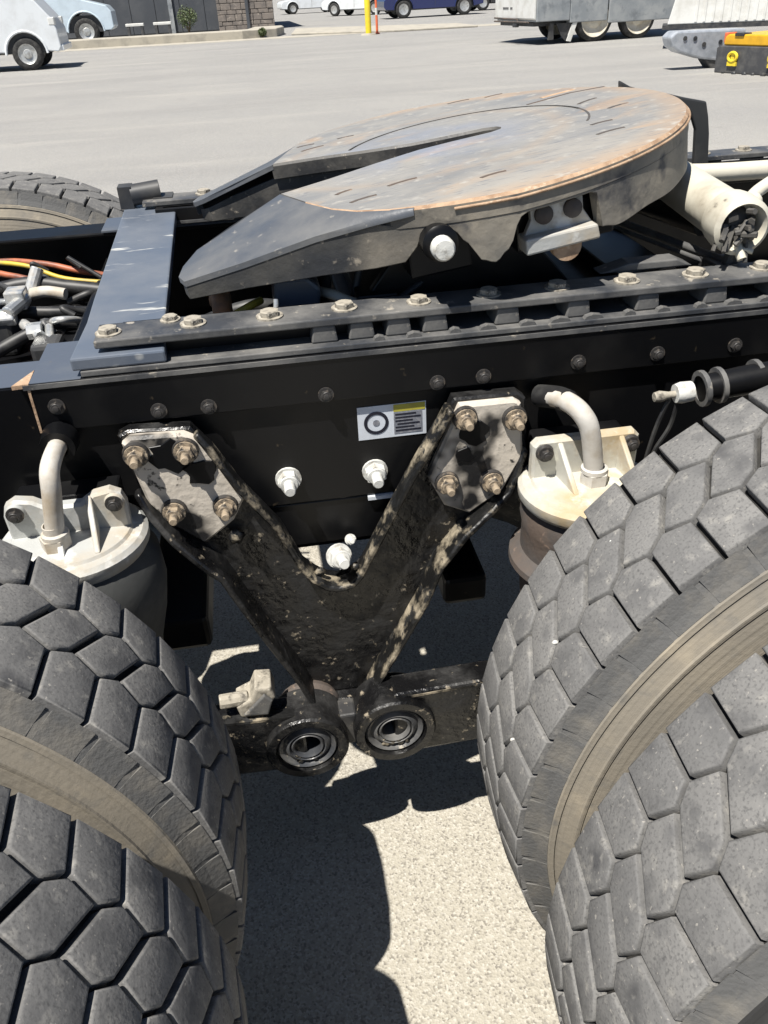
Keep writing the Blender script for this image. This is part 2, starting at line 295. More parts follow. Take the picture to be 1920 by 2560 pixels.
# ------------------------------------------------------------------ mesh helpers
class MB:
    def __init__(s): s.v = []; s.f = []
    def add(s, vs, fs):
        o = len(s.v); s.v += [tuple(p) for p in vs]; s.f += [tuple(i+o for i in f) for f in fs]; return s
    def box(s, a, b, M=None):
        x0, y0, z0 = a; x1, y1, z1 = b
        vs = [Vector(p) for p in ((x0,y0,z0),(x1,y0,z0),(x1,y1,z0),(x0,y1,z0),(x0,y0,z1),(x1,y0,z1),(x1,y1,z1),(x0,y1,z1))]
        if M is not None: vs = [M @ p for p in vs]
        return s.add(vs, [(0,3,2,1),(4,5,6,7),(0,1,5,4),(1,2,6,5),(2,3,7,6),(3,0,4,7)])
    def tube(s, pts, r, seg=12, caps=True, close=False):
        pts = [Vector(p) for p in pts]; n = len(pts); rs = r if isinstance(r, (list, tuple)) else [r]*n
        rings = []; ref = None
        for i, p in enumerate(pts):
            if close: d = pts[(i+1) % n] - pts[i-1]
            else: d = pts[min(i+1, n-1)] - pts[max(i-1, 0)]
            d.normalize()
            if ref is None: ref = Vector((0,0,1)) if abs(d.z) < .9 else Vector((1,0,0))
            a = ref - d*ref.dot(d); a.normalize(); ref = a; b = d.cross(a)
            rings.append([p + (a*math.cos(2*PI*k/seg) + b*math.sin(2*PI*k/seg))*rs[i] for k in range(seg)])
        vs = [q for R in rings for q in R]; fs = []
        for i in range(n if close else n-1):
            j = (i+1) % n
            for k in range(seg): fs.append((i*seg+k, i*seg+(k+1) % seg, j*seg+(k+1) % seg, j*seg+k))
        if caps and not close: fs += [tuple(range(seg-1, -1, -1)), tuple((n-1)*seg+k for k in range(seg))]
        return s.add(vs, fs)
    def lathe(s, prof, seg=48, M=None, close=False):
        """prof = (radius, axial) pairs turned about local Z"""
        n = len(prof); vs = []
        for r, z in prof:
            for k in range(seg):
                a = 2*PI*k/seg; p = Vector((r*math.cos(a), r*math.sin(a), z)); vs.append(M @ p if M is not None else p)
        fs = []
        for i in range(n if close else n-1):
            j = (i+1) % n
            for k in range(seg): fs.append((i*seg+k, i*seg+(k+1) % seg, j*seg+(k+1) % seg, j*seg+k))
        return s.add(vs, fs)
    def prism(s, poly, a, b, M=None, axis='y', cham=0.0):
        """polygon given in the plane across axis, from a to b"""
        def P(u, v, t): 
            p = Vector((u, t, v)) if axis == 'y' else (Vector((u, v, t)) if axis == 'z' else Vector((t, u, v)))
            return M @ p if M is not None else p
        n = len(poly)
        if cham:
            inn = inset(poly, cham); sg = cham if b > a else -cham
            vs = [P(u, v, b) for u, v in poly] + [P(u, v, a+sg) for u, v in poly] + [P(u, v, a) for u, v in inn]
            fs = [tuple(range(n)), tuple(2*n+k for k in range(n-1, -1, -1))]
            for o in (0, n):
                for k in range(n): fs.append((o+k, o+n+k, o+n+(k+1) % n, o+(k+1) % n))
        else:
            vs = [P(u, v, a) for u, v in poly] + [P(u, v, b) for u, v in poly]
            fs = [tuple(range(n-1, -1, -1)), tuple(n+k for k in range(n))] + [(k, (k+1) % n, n+(k+1) % n, n+k) for k in range(n)]
        return s.add(vs, fs)
    def build(s, name, m, parent=None, smooth=None, bevel=0.0, kind=None):
        me = bpy.data.meshes.new(name); me.from_pydata(s.v, [], s.f)
        bm = bmesh.new(); bm.from_mesh(me); bmesh.ops.recalc_face_normals(bm, faces=bm.faces); bm.to_mesh(me); bm.free()
        o = bpy.data.objects.new(name, me); COL.objects.link(o); me.materials.append(K[m] if isinstance(m, str) else m)
        if parent is not None: o.parent = parent
        if smooth is not None:
            me.polygons.foreach_set('use_smooth', [True]*len(me.polygons))
            try: me.set_sharp_from_angle(angle=math.radians(smooth))
            except Exception: pass
        if bevel:
            b = o.modifiers.new('bevel', 'BEVEL'); b.width = bevel; b.segments = 2; b.limit_method = 'ANGLE'; b.angle_limit = math.radians(40)
        if kind: o['kind'] = kind
        return o
def inset(poly, d):
    """offset each edge of a polygon inwards; d is one number or one per edge"""
    n = len(poly); ds = d if isinstance(d, (list, tuple)) else [d]*n
    ar = sum(poly[i][0]*poly[(i+1) % n][1] - poly[(i+1) % n][0]*poly[i][1] for i in range(n)); sg = 1 if ar > 0 else -1
    L = []
    for i in range(n):
        (x0, y0), (x1, y1) = poly[i], poly[(i+1) % n]; dx, dy = x1-x0, y1-y0; q = math.hypot(dx, dy) or 1e-9
        nx, ny = -dy/q*sg, dx/q*sg; L.append((x0+nx*ds[i], y0+ny*ds[i], dx, dy))
    out = []
    for i in range(n):
        x0, y0, ax, ay = L[i-1]; x1, y1, bx, by = L[i]; den = ax*by - ay*bx
        if abs(den) < 1e-9: out.append((x1, y1)); continue
        t = ((x1-x0)*by - (y1-y0)*bx)/den; out.append((x0+ax*t, y0+ay*t))
    return out
def axis_m(p, d):
    q = Vector(d).normalized().to_track_quat('Z', 'Y').to_matrix().to_4x4(); q.translation = p; return q
def hexa(r, rot=0.0): return [(r*math.cos(rot+k*PI/3), r*math.sin(rot+k*PI/3)) for k in range(6)]
def empty(name, loc=(0,0,0)):
    o = bpy.data.objects.new(name, None); COL.objects.link(o); o.location = loc; o.empty_display_size = .2; return o
def tag(o, label=None, cat=None, group=None, kind=None):
    if label: o['label'] = label
    if cat: o['category'] = cat
    if group: o['group'] = group
    if kind: o['kind'] = kind
    return o
def curve_pts(pts, n=8):
    """smooth path through points"""
    P = [Vector(p) for p in pts]; out = []
    for i in range(len(P)-1):
        a = P[max(i-1, 0)]; b = P[i]; c = P[i+1]; d = P[min(i+2, len(P)-1)]
        for k in range(n):
            t = k/n; out.append(.5*((2*b) + (c-a)*t + (2*a-5*b+4*c-d)*t*t + (3*b-a-3*c+d)*t**3))
    return out + [P[-1]]

# shared bolt meshes -----------------------------------------------------------
def bolt_mesh(name, r, h, stud=0.0, washer=1.35, m='boltdirt', dome=False):
    b = MB(); b.lathe([(0, 0), (r*washer, 0), (r*washer, h*.22), (r*.6, h*.22)], 18)
    b.prism(hexa(r), h*.2, h*.92, axis='z'); b.lathe([(r*.86, h*.92), (r*.78, h*1.02), (0, h*1.04)] if not dome else [(r*.9, h*.9), (r*.75, h*1.15), (r*.4, h*1.3), (0, h*1.33)], 18)
    if stud: b.lathe([(r*.52, h*.9), (r*.52, h+stud*.9), (r*.42, h+stud), (0, h+stud)], 14)
    o = b.build(name, m, None, smooth=35); me = o.data; bpy.data.objects.remove(o); return me
BM_ = {}
BM_['nut'] = bolt_mesh('nut_mesh', .0115, .012, .015, 1.4, 'boltdirt')
BM_['black'] = bolt_mesh('black_bolt_mesh', .010, .010, .004, 1.4, 'boltblack')
BM_['head'] = bolt_mesh('bolt_head_mesh', .0130, .0085, 0, 1.35, 'boltpale')
BM_['white'] = bolt_mesh('white_nut_mesh', .0125, .014, .016, 1.2, 'nutwhite')
def bolt(kind, p, d, parent, name='bolt', s=1.0, spin=None):
    o = bpy.data.objects.new(name, BM_[kind]); COL.objects.link(o); o.parent = parent
    mm = axis_m(p, d) @ Matrix.Rotation(random.uniform(0, 1) if spin is None else spin, 4, 'Z') @ Matrix.Scale(s, 4)
    o.matrix_local = parent.matrix_local.inverted() @ mm if parent.type == 'MESH' and parent.parent else mm
    return o

# ------------------------------------------------------------------ the yard falls away gently from the truck
SLOPE = math.radians(-1.4); PIV = Vector((0, -.8, 0))
GM = Matrix.Translation(PIV) @ Matrix.Rotation(SLOPE, 4, 'X') @ Matrix.Translation(-PIV)
def place(o, x, y, z=0.0, rz=0.0): o.matrix_world = GM @ Matrix.Translation((x, y, z)) @ Matrix.Rotation(rz, 4, 'Z'); return o
g = MB(); xs = [-600, -60, -12, -3, 3, 12, 60, 600]; ys = [-400, -40, -6, -2, 2, 8, 30, 90, 900]
g.add([(x, y, 0) for y in ys for x in xs], [(j*8+i, j*8+i+1, j*8+i+9, j*8+i+8) for j in range(8) for i in range(7)])
ground = g.build('ground', 'ground'); ground.matrix_world = GM; ground['kind'] = 'structure'

# ------------------------------------------------------------------ the truck
truck = empty('truck_chassis')
tag(truck, 'black truck chassis with rusty fifth wheel plate, dual tyres and V-shaped hanger', 'truck')
RY = -.43; ZT = .957
# frame rails (C channels)
def rail(sgn):
    b = MB(); yo = sgn*.43
    prof = [(yo, .722), (yo, ZT), (yo-sgn*.085, ZT), (yo-sgn*.085, ZT-.009), (yo-sgn*.009, ZT-.009), (yo-sgn*.009, .731), (yo-sgn*.085, .731), (yo-sgn*.085, .722)]
    b.prism(prof, -1.6, 3.2, axis='x'); return b.build('frame_rail', 'frame', truck, bevel=.003)
rn = rail(-1); rf = rail(1)
# mounting angle bolted along each rail
b = MB(); b.prism([(-.4415, .893), (-.4415, .9635), (-.335, .9635), (-.335, .9575), (-.4305, .9575), (-.4305, .893)], -.352, 2.6, axis='x')
ang = b.build('mounting_angle', 'frame', truck, bevel=.0015)
b = MB(); b.box((-.352, -.4412, .9637), (-.286, -.30, .9646)); b.box((-.60, -.4295, .9572), (-.353, -.346, .9580)); b.build('sky_sheen_film', 'paint', ang)  # lighter sheets on upward faces, sky sheen put into their colour
b = MB(); b.prism([(-.4425, .893), (-.4425, .9595), (-.4302, .9595), (-.4302, .893)], -.3555, -.3522, axis='x'); b.build('rusty_cut_end', 'rustedge', ang)
b = MB(); b.add([(-.3522, -.4425, .9645), (-.374, -.4425, .9640), (-.353, -.395, .9645), (-.3522, -.4425, .959), (-.374, -.4425, .9585), (-.353, -.395, .959)], [(0,1,2),(3,5,4),(0,3,4,1),(1,4,5,2),(2,5,3,0)]); b.build('rusty_flange_corner', 'rustedge', ang)
b = MB(); b.box((-.36, -.4438, .9565), (2.6, -.4418, .9630)); b.build('worn_edge', 'slide', ang)
for x, z in ((-.325, .929), (-.195, .907), (-.128, .905), (.034, .904), (.193, .904), (.260, .906), (.400, .912), (.52, .912), (.64, .912)):
    bolt('black', (x, -.4416, z), (0, -1, 0), ang, s=.8)
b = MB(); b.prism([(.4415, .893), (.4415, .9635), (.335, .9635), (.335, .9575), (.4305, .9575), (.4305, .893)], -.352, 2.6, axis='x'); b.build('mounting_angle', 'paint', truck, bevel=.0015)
# slotted slide rail: base strip, toothed rack, top flange with its row of bolts
def slide_rail(sgn):
    y0 = sgn*.438; yi = sgn*.33
    b = MB(); b.box((-.285, min(y0, yi), .9642), (2.4, max(y0, yi), .9725)); base = b.build('slide_rail', 'slide', truck, bevel=.0015)
    b = MB(); b.box((-.262, min(sgn*.427, sgn*.362), 0.9965), (2.4, max(sgn*.427, sgn*.362), 1.0075)); top = b.build('top_flange', 'slide', base, bevel=.002)
    b = MB(); b.box((-.22, min(sgn*.345, sgn*.355), .9727), (2.4, max(sgn*.345, sgn*.355), 0.9963)); b.build('rail_web', 'frame', base)
    b = MB(); b.box((-.235, min(sgn*.395, yi), .9727), (.085, max(sgn*.395, yi), 0.9963)); b.build('rail_web', 'frame', base)
    tooth = None
    for i in range(14):
        x = .092 + i*.1030
        if tooth is None:
            t = MB(); t.prism([(-.0185, .9727), (.0185, .9727), (.015, 0.9963), (-.015, 0.9963)], min(sgn*.424, sgn*.375), max(sgn*.424, sgn*.375)); tooth = t.build('rack_tooth', 'slide', base, bevel=.0025); o = tooth
        else:
            o = tooth.copy(); COL.objects.link(o); o.parent = base
        o.location = (x, 0, 0)
    for x in (.0405, .1435):
        o = tooth.copy(); COL.objects.link(o); o.parent = base; o.location = (x, 0, 0)
    led = None
    for i in range(26):
        x = .115+.0515*i+random.uniform(-.004, .004); 
        if led is None: t = MB(); t.prism([(-.015, .9727), (.015, .9727), (.012, .977), (-.002, .979), (-.012, .9765)], min(sgn*.436, sgn*.426), max(sgn*.436, sgn*.426)); led = t.build('ledge_grit', 'slide', base); o = led
        else: o = led.copy(); COL.objects.link(o); o.parent = base
        o.location = (x, 0, 0); o.scale = (random.uniform(.5, 1.0), 1, 1)
    for x in [-.235+.1025*i for i in range(15)]:
        if i is not None and x < -.21: continue
        bolt('head', (x+random.uniform(-.002, .002), sgn*(.395+random.uniform(-.003, .003)), 1.0075), (0, 0, 1), base, s=random.uniform(.95, 1.08))
    return base
sr = slide_rail(-1); sl2 = slide_rail(1)
bolt('head', (-.245, -.40, 1.0075), (0, 0, 1), sr, s=1.0)
bolt('head', (-.165, -.372, 1.0075), (0, 0, 1), sr, s=.8)
# cross plate tying the rear ends of the slide rails
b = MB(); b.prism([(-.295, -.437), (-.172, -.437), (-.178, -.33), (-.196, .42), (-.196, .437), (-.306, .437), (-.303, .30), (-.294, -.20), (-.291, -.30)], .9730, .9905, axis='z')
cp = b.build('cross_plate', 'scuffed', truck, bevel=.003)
# rear of the far slide rail: small clamp casting on top of the plate
b = MB(); b.tube([(-.285, .40, 1.015), (-.225, .405, 1.02)], .022, 12); b.box((-.31, .385, .991), (-.282, .425, 1.035)); b.box((-.24, .38, .991), (-.20, .43, 1.01)); b.build('end_stop', 'darksteel', truck, smooth=40)

# ------------------------------------------------------------------ fifth wheel (tilted on its trunnion)
FW = Matrix.Translation((.25, 0, 1.139)) @ Matrix.Rotation(-.135, 4, 'Y') @ Matrix.Rotation(-.025, 4, 'X')
RX, RYY = .440, .447
CH = -.245
def slot(side):      # inner edge of the fork, from the throat back to the chord
    return [(.128, side*.022), (.06, side*.026), (.0, side*.034), (-.08, side*.066), (-.16, side*.105), (CH, side*.138)]
a0 = math.acos(CH/RX)
BND = [(-.245, .138), (-.212, .238), (-.181, .315), (-.150, .361), (-.110, .394)]
BND2 = BND + [(-.070, .413), (-.030, .428), (.010, .438)]
def edge_y(x):
    if x >= .05: return RYY*math.sqrt(max(0, 1-(x/RX)**2))
    P_ = BND2 + [(.05, RYY*math.sqrt(1-(.05/RX)**2))]
    for (xa, ya), (xb, yb_) in zip(P_, P_[1:]):
        if xa <= x <= xb: return ya+(yb_-ya)*(x-xa)/(xb-xa)
    return P_[0][1]
a1_ = math.acos(.05/RX)
outer = [(x, -y) for x, y in BND2[1:]] + [(RX*math.cos(a), RYY*math.sin(a)) for a in [-a1_ + (2*a1_)*k/84 for k in range(85)]] + [p for p in reversed(BND2[1:])]
outl = outer + [p for p in reversed(slot(1))] + [(.146, .012), (.150, 0), (.146, -.012)] + slot(-1)
def fwobj(b, name, m, parent, **kw):
    o = b.build(name, m, parent, **kw)
    if parent is truck: o.matrix_local = FW
    return o
b = MB(); b.prism(outl, .0, -.026, axis='z', cham=.004)
fw = fwobj(b, 'fifth_wheel_plate', 'plate', truck, smooth=30)
for m_ in ('rustedge', 'skirt', 'dustblack'): fw.data.materials.append(K[m_])
for p in fw.data.polygons:
    rr_ = math.hypot(p.center.x, p.center.y)
    if abs(p.normal.z) < .3: p.material_index = 2 if rr_ > .40 else 3
    elif .05 < p.normal.z < .95: p.material_index = 1 if rr_ > .33 and not (abs(p.center.y) < .16 and p.center.x < -.2) else 3
fw['label'] = 'round grey fifth wheel plate with orange rust along its rim'
# ramps (two forks sloping down to the rear)
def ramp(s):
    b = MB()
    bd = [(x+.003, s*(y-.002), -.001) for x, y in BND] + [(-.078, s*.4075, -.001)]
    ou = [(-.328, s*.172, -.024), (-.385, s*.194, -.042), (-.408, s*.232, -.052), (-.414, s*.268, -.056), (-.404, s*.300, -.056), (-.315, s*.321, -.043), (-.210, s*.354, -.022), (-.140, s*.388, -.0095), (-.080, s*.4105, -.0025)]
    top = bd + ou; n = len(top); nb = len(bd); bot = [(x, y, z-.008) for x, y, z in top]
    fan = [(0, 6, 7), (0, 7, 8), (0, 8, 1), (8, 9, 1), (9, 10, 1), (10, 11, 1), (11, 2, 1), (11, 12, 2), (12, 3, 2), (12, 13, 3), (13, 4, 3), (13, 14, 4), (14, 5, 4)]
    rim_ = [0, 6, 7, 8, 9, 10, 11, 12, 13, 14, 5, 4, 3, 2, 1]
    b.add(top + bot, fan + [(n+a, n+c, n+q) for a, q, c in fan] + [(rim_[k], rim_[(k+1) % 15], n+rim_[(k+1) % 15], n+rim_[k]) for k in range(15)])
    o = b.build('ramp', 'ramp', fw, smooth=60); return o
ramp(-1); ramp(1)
# deep skirts: outer wall of each side, inner wall of each fork
def wall(path, depth, th, name, m, parent=None, off=.0):
    """vertical wall under a path: depth = (top, bottom) at each point"""
    b = MB(); n = len(path); vs = []
    for i, (x, y) in enumerate(path):
        x0, y0 = path[max(i-1, 0)]; x1, y1 = path[min(i+1, n-1)]; dx, dy = x1-x0, y1-y0; q = math.hypot(dx, dy); nx, ny = dy/q, -dx/q
        t, z = depth[i]
        for (u, hgt) in ((0, t), (0, z), (th, z), (th, t)): vs.append((x - nx*(u+off), y - ny*(u+off), hgt))
    fs = []
    for i in range(n-1):
        for k in range(4): fs.append((i*4+k, i*4+(k+1) % 4, (i+1)*4+(k+1) % 4, (i+1)*4+k))
    fs += [(3, 2, 1, 0), tuple((n-1)*4+k for k in range(4))]
    b.add(vs, fs); return b.build(name, m, parent or fw, smooth=40, bevel=.0015)
def skirt(s):
    P = []; Dp = []
    rampp = [(-.412, .268, -.062, -.083), (-.404, .300, -.062, -.083), (-.315, .321, -.049, -.080), (-.210, .354, -.029, -.077), (-.140, .386, -.016, -.074)]
    for x, y, t, z in rampp: P.append((x, s*y)); Dp.append((t, z))
    K1 = [(-.10, -.071), (-.088, -.058), (-.072, -.036), (-.055, -.0295), (-.036, -.035), (-.018, -.056), (-.004, -.080), (.014, -.086), (.032, -.072), (.052, -.034), (.062, -.030), (.155, -.030), (.165, -.034), (.172, -.080), (.20, -.086), (.26, -.080), (.31, -.082), (.36, -.080), (.40, -.082), (.43, -.085), (.4395, -.085)]
    K2 = []
    for q in range(len(K1)-1):
        (xa, za), (xb, zb_) = K1[q], K1[q+1]; m_ = max(2, int((xb-xa)/.005))
        for t in range(m_): f = t/m_; g_ = f*f*(3-2*f); K2.append((xa+(xb-xa)*f, za+(zb_-za)*g_))
    K2.append(K1[-1])
    for x, z in K2:
        x = min(x, RX*.9995); y = edge_y(x); P.append((x, s*y)); Dp.append((-.0265 if z < -.027 else -.0265, z))
    A, DA = P[:6], Dp[:6]; B, DB = P[5:], Dp[5:]
    DA = [(t+.003, z) for t, z in DA]
    if s > 0: A, DA, B, DB = A[::-1], DA[::-1], B[::-1], DB[::-1]
    C_, DC = (A+B[1:], DA+DB[1:]) if s < 0 else (B+A[1:], DB+DA[1:])
    return wall(C_, DC, .016, 'skirt', 'skirt', off=.0010)
skirt(-1); skirt(1)
for s in (-1, 1):
    p = [(.06, .031), (.0, .039), (-.08, .071), (-.16, .110), (CH, .143), (-.328, .176), (-.385, .198), (-.404, .236)]
    dp = [(-.026, -.06), (-.026, -.085), (-.026, -.09), (-.026, -.09), (-.026, -.09), (-.045, -.088), (-.062, -.088), (-.068, -.088)]
    p = [(x, s*y) for x, y in p]
    if s < 0: p = p[::-1]; dp = dp[::-1]
    wall(p, dp, .014, 'fork_wall', 'dustblack', off=-.018)
# rim bead: bright rust line just under the plate edge
b = MB(); b.tube([(x*1.003, y*1.003, -.0085) for x, y in outer[5:-5]], .0020, 6); b.build('rim_bead', 'rustedge', fw, smooth=60)
# raised lock ring groove and lubrication slots, cut as shallow recesses with dark bottoms
def groove(pts, wd, name, m='rust', z=.0006):
    b = MB(); n = len(pts); vs = []
    for i, (x, y) in enumerate(pts):
        x0, y0 = pts[max(i-1, 0)]; x1, y1 = pts[min(i+1, n-1)]; dx, dy = x1-x0, y1-y0; q = math.hypot(dx, dy); nx, ny = -dy/q*wd/2, dx/q*wd/2
        vs += [(x+nx, y+ny, z), (x-nx, y-ny, z), (x+nx*1.6, y+ny*1.6, -.004), (x-nx*1.6, y-ny*1.6, -.004)]
    fs = []
    for i in range(n-1): fs += [(i*4, i*4+1, i*4+5, i*4+4), (i*4, i*4+4, i*4+6, i*4+2), (i*4+1, i*4+3, i*4+7, i*4+5)]
    b.add(vs, fs); return b.build(name, m, fw)
ring = [(.085+.215*math.cos(a)*.98, .215*math.sin(a)) for a in [math.radians(152 - 150*k/48) for k in range(49)]]
groove(ring, .005, 'lock_ring_groove', 'groove')
groove([(.085+.211*math.cos(math.radians(a)), .215*math.sin(math.radians(a))) for a in range(2, -32, -3)], .0035, 'wear_groove', 'rust')
groove([(.29, .20), (.36, .215), (.42, .10)][:2], .012, 'grease_slot', 'rustedge'); groove([(.25, .16), (.34, .185), (.405, .17)], .007, 'grease_slot', 'rust')
for x, y, a in ((-.15, -.23, .25), (-.13, -.30, .3), (-.065, -.25, .3), (-.16, .21, .1), (-.09, .255, .1), (-.17, .26, .1), (.345, -.045, .4), (.275, -.15, .3), (.26, -.225, .25), (.24, .36, 0), (.17, .385, 0), (.33, .06, .5), (.05, -.33, .2)):
    L = random.uniform(.014, .024); a += random.uniform(-.25, .25); c, s_ = math.cos(a), math.sin(a)
    groove([(x-L*c, y-L*s_), (x-L*.4*c-.003*s_, y-L*.4*s_+.003*c), (x+L*.4*c-.003*s_, y+L*.4*s_+.003*c), (x+L*c, y+L*s_)], .0065, 'bolt_slot', 'rust')
# jaws inside the throat
b = MB(); b.prism([(.02, -.05), (.19, -.05), (.19, .05), (.02, .05)], -.030, -.06, axis='z'); b.box((.125, -.03, -.029), (.18, .03, -.010)); b.build('lock_jaw', 'dustblack', fw, bevel=.003)
b = MB(); b.box((.115, -.022, -.026), (.158, .022, -.012)); b.build('jaw_tip', 'rust', fw, bevel=.003)
# pivot pins, trunnion shoes
for s in (-1, 1):
    Mx = Matrix.Translation((-.045, s*.41, -.052))
    b = MB(); b.lathe([(.024, .0), (.024, .026), (.019, .03), (0, .03)], 24, Matrix.Translation((-.055, s*.408, -.047)) @ Matrix.Rotation(s*-PI/2, 4, 'X')); b.build('pin_boss', 'frame', fw, smooth=40)
    b = MB(); b.lathe([(0, .0), (.0155, .0), (.0155, .014), (.0125, .019), (0, .020)], 20, Matrix.Translation((-.055, s*.437, -.050)) @ Matrix.Rotation(s*-PI/2, 4, 'X')); b.build('pivot_pin', 'nutwhite', fw, smooth=35)
    yb = s*.405; y1 = s*.43
    b = MB(); b.prism([(.075, -.034), (.148, -.034), (.148, -.052), (.160, -.072), (.064, -.072), (.075, -.052)], yb-s*.012, yb); shoe = b.build('trunnion_shoe', 'zinc', fw, bevel=.002)
    b = MB(); b.prism([(.060, -.070), (.160, -.070), (.163, -.090), (.060, -.092)], yb-s*.02, y1-s*.004); b.build('shoe_flange', 'zinc', shoe, bevel=.003)
    for x in (.092, .132):
        bb = MB(); bb.lathe([(0, 0), (.0125, 0), (.0125, .006), (.009, .009), (0, .010)], 18, Matrix.Translation((x, yb+s*.0005, -.047)) @ Matrix.Rotation(s*-PI/2, 4, 'X')); bb.build('shoe_rivet', 'rust', shoe, smooth=35)
    b = MB(); b.lathe([(0, 0), (.020, 0), (.020, .02), (0, .02)], 24, Matrix.Translation((.118, y1-s*.030, -.092)) @ Matrix.Rotation(s*-PI/2, 4, 'X')); b.build('rust_roller', 'rustedge', shoe, smooth=35)
# under-structure and the slider carriage
b = MB(); b.box((-.09, -.36, -.11), (.0, .36, -.03)); b.box((.06, -.38, -.10), (.20, .38, -.04)); b.build('cross_rib', 'frame', fw, bevel=.004)
b = MB(); b.box((.08, -.327, .960), (.60, .327, .972)); b.box((.10, -.327, .972), (.16, .327, 1.0)); b.box((.50, -.327, .972), (.60, .327, .992)); car_ = b.build('slider_carriage', 'frame', truck, bevel=.004)
for s in (-1, 1):
    b = MB(); b.prism([(.10, .972), (.44, .972), (.40, 1.02), (.36, 1.06), (.30, 1.075), (.22, 1.085), (.17, 1.06)], s*.30-.01, s*.30+.01); b.build('trunnion_bracket', 'frame', car_, bevel=.003)
    b = MB(); b.box((.46, s*.36-.03, .9745), (.60, s*.36+.03, .990)) if False else b.prism([(.455, 1.0085), (.50, 1.020), (.575, 1.020), (.60, 1.0085)], s*.335-.022, s*.335+.010); b.build('wear_shim', 'slide', car_, bevel=.002)
# block, release links and bits seen under the near fork
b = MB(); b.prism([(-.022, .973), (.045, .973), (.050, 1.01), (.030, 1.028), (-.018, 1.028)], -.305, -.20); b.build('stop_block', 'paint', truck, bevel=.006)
b = MB(); b.tube(curve_pts([(.10, -.28, .98), (.115, -.27, 1.03), (.14, -.26, 1.045), (.165, -.27, 1.03), (.17, -.29, .985)]), .006, 8); b.build('release_link', 'darksteel', truck, smooth=50)
for a_, c_, r_ in (((.15, -.33, .985), (.21, -.30, 1.01), .005), ((.06, -.24, .98), (.08, -.18, 1.05), .008)): b = MB(); b.tube([a_, c_], r_, 8); b.build('link_rod', 'darksteel', truck, smooth=50)
b = MB(); b.tube(curve_pts([(.04, -.25, .99), (.065, -.29, .995), (.085, -.31, .99), (.10, -.315, .985)]), .008, 8); b.build('white_strap', 'cream', truck, smooth=50)

# cross tube, small pipe and bars at the front of the fifth wheel
ct = MB(); ct.lathe([(.0, .30), (.036, .30), (.036, .0), (.041, -.002), (.043, -.02), (.041, -.05), (.034, -.056), (.030, -.05), (.028, -.02), (0, -.02)], 28, axis_m((.662, -.325, 1.065), (.10, 1, .02))); tube = ct.build('cross_tube', 'cream', truck, smooth=35)
b = MB()
b.lathe([(0, 0), (.027, 0), (.024, .012), (.012, .020), (0, .022)], 12, axis_m((.657, -.345, 1.063), (0, -1, 0)))
for i in range(26):
    a = random.uniform(0, 2*PI); r = random.uniform(.004, .028); p = Vector((.657+r*math.cos(a), -.352-random.uniform(.0, .035), 1.062+r*math.sin(a)))
    b.tube([p, p+Vector((random.uniform(-.016, .016), random.uniform(-.02, .0), random.uniform(-.03, .004)))], random.uniform(.003, .007), 6)
b.build('torn_boot', 'dustblack', tube, smooth=50)
b = MB(); b.tube([(.655, -.36, 1.05), (.66, -.385, 1.02)], .007, 8); b.tube([(.65, -.37, 1.035), (.675, -.385, 1.03)], .004, 8); b.build('boot_rod', 'cream', tube, smooth=50)
b = MB(); b.tube(curve_pts([(.70, -.02, 1.068), (.82, -.05, 1.066), (1.3, -.06, 1.065)]), .016, 12); b.build('air_pipe', 'cream', truck, smooth=50)
b = MB(); b.tube(curve_pts([(.70, -.30, 1.07), (.735, -.27, 1.085), (.80, -.25, 1.11)]), .010, 10); b.lathe([(0, -.012), (.014, -.01), (.017, 0), (.014, .01), (0, .012)], 14, axis_m((.712, -.295, 1.075), (.5, .3, .2))); b.build('grease_fitting', 'cream', truck, smooth=50)
b = MB(); b.tube([(.60, -.03, 1.0), (.672, -.335, 1.0)], .0065, 8); b.tube([(.585, -.03, .994), (.657, -.335, .994)], .004, 8); b.build('release_rod', 'slide', truck, smooth=50)
b = MB(); b.tube([(.66, .05, 1.015), (.705, -.18, 1.015)], .019, 14); b.build('black_rod', 'frame', truck, smooth=50)
b = MB(); b.tube([(.685, -.10, 1.035), (.70, -.13, 1.036)], .006, 8); b.build('rod_clip', 'nutwhite', truck, smooth=50)
b = MB(); b.box((.645, -.37, .978), (.70, -.29, 1.0)); b.tube([(.66, -.35, 1.0), (.67, -.35, 1.03)], .011, 10); b.tube([(.69, -.30, 1.0), (.70, -.31, 1.025)], .009, 10); b.build('rod_bracket', 'dustblack', truck, bevel=.003)
# rubber flap behind the plate
FL = [(.663, 1.203), (.684, 1.192), (.715, 1.183), (.750, 1.178), (.798, 1.166), (.841, 1.157), (.850, 1.13), (.857, 1.10), (.868, 1.02), (.837, 1.02), (.827, 1.108), (.811, 1.140), (.790, 1.146), (.727, 1.15), (.667, 1.16)]
b = MB(); b.prism(FL, .125, .137); b.build('rubber_flap', 'flap', truck, bevel=.003)

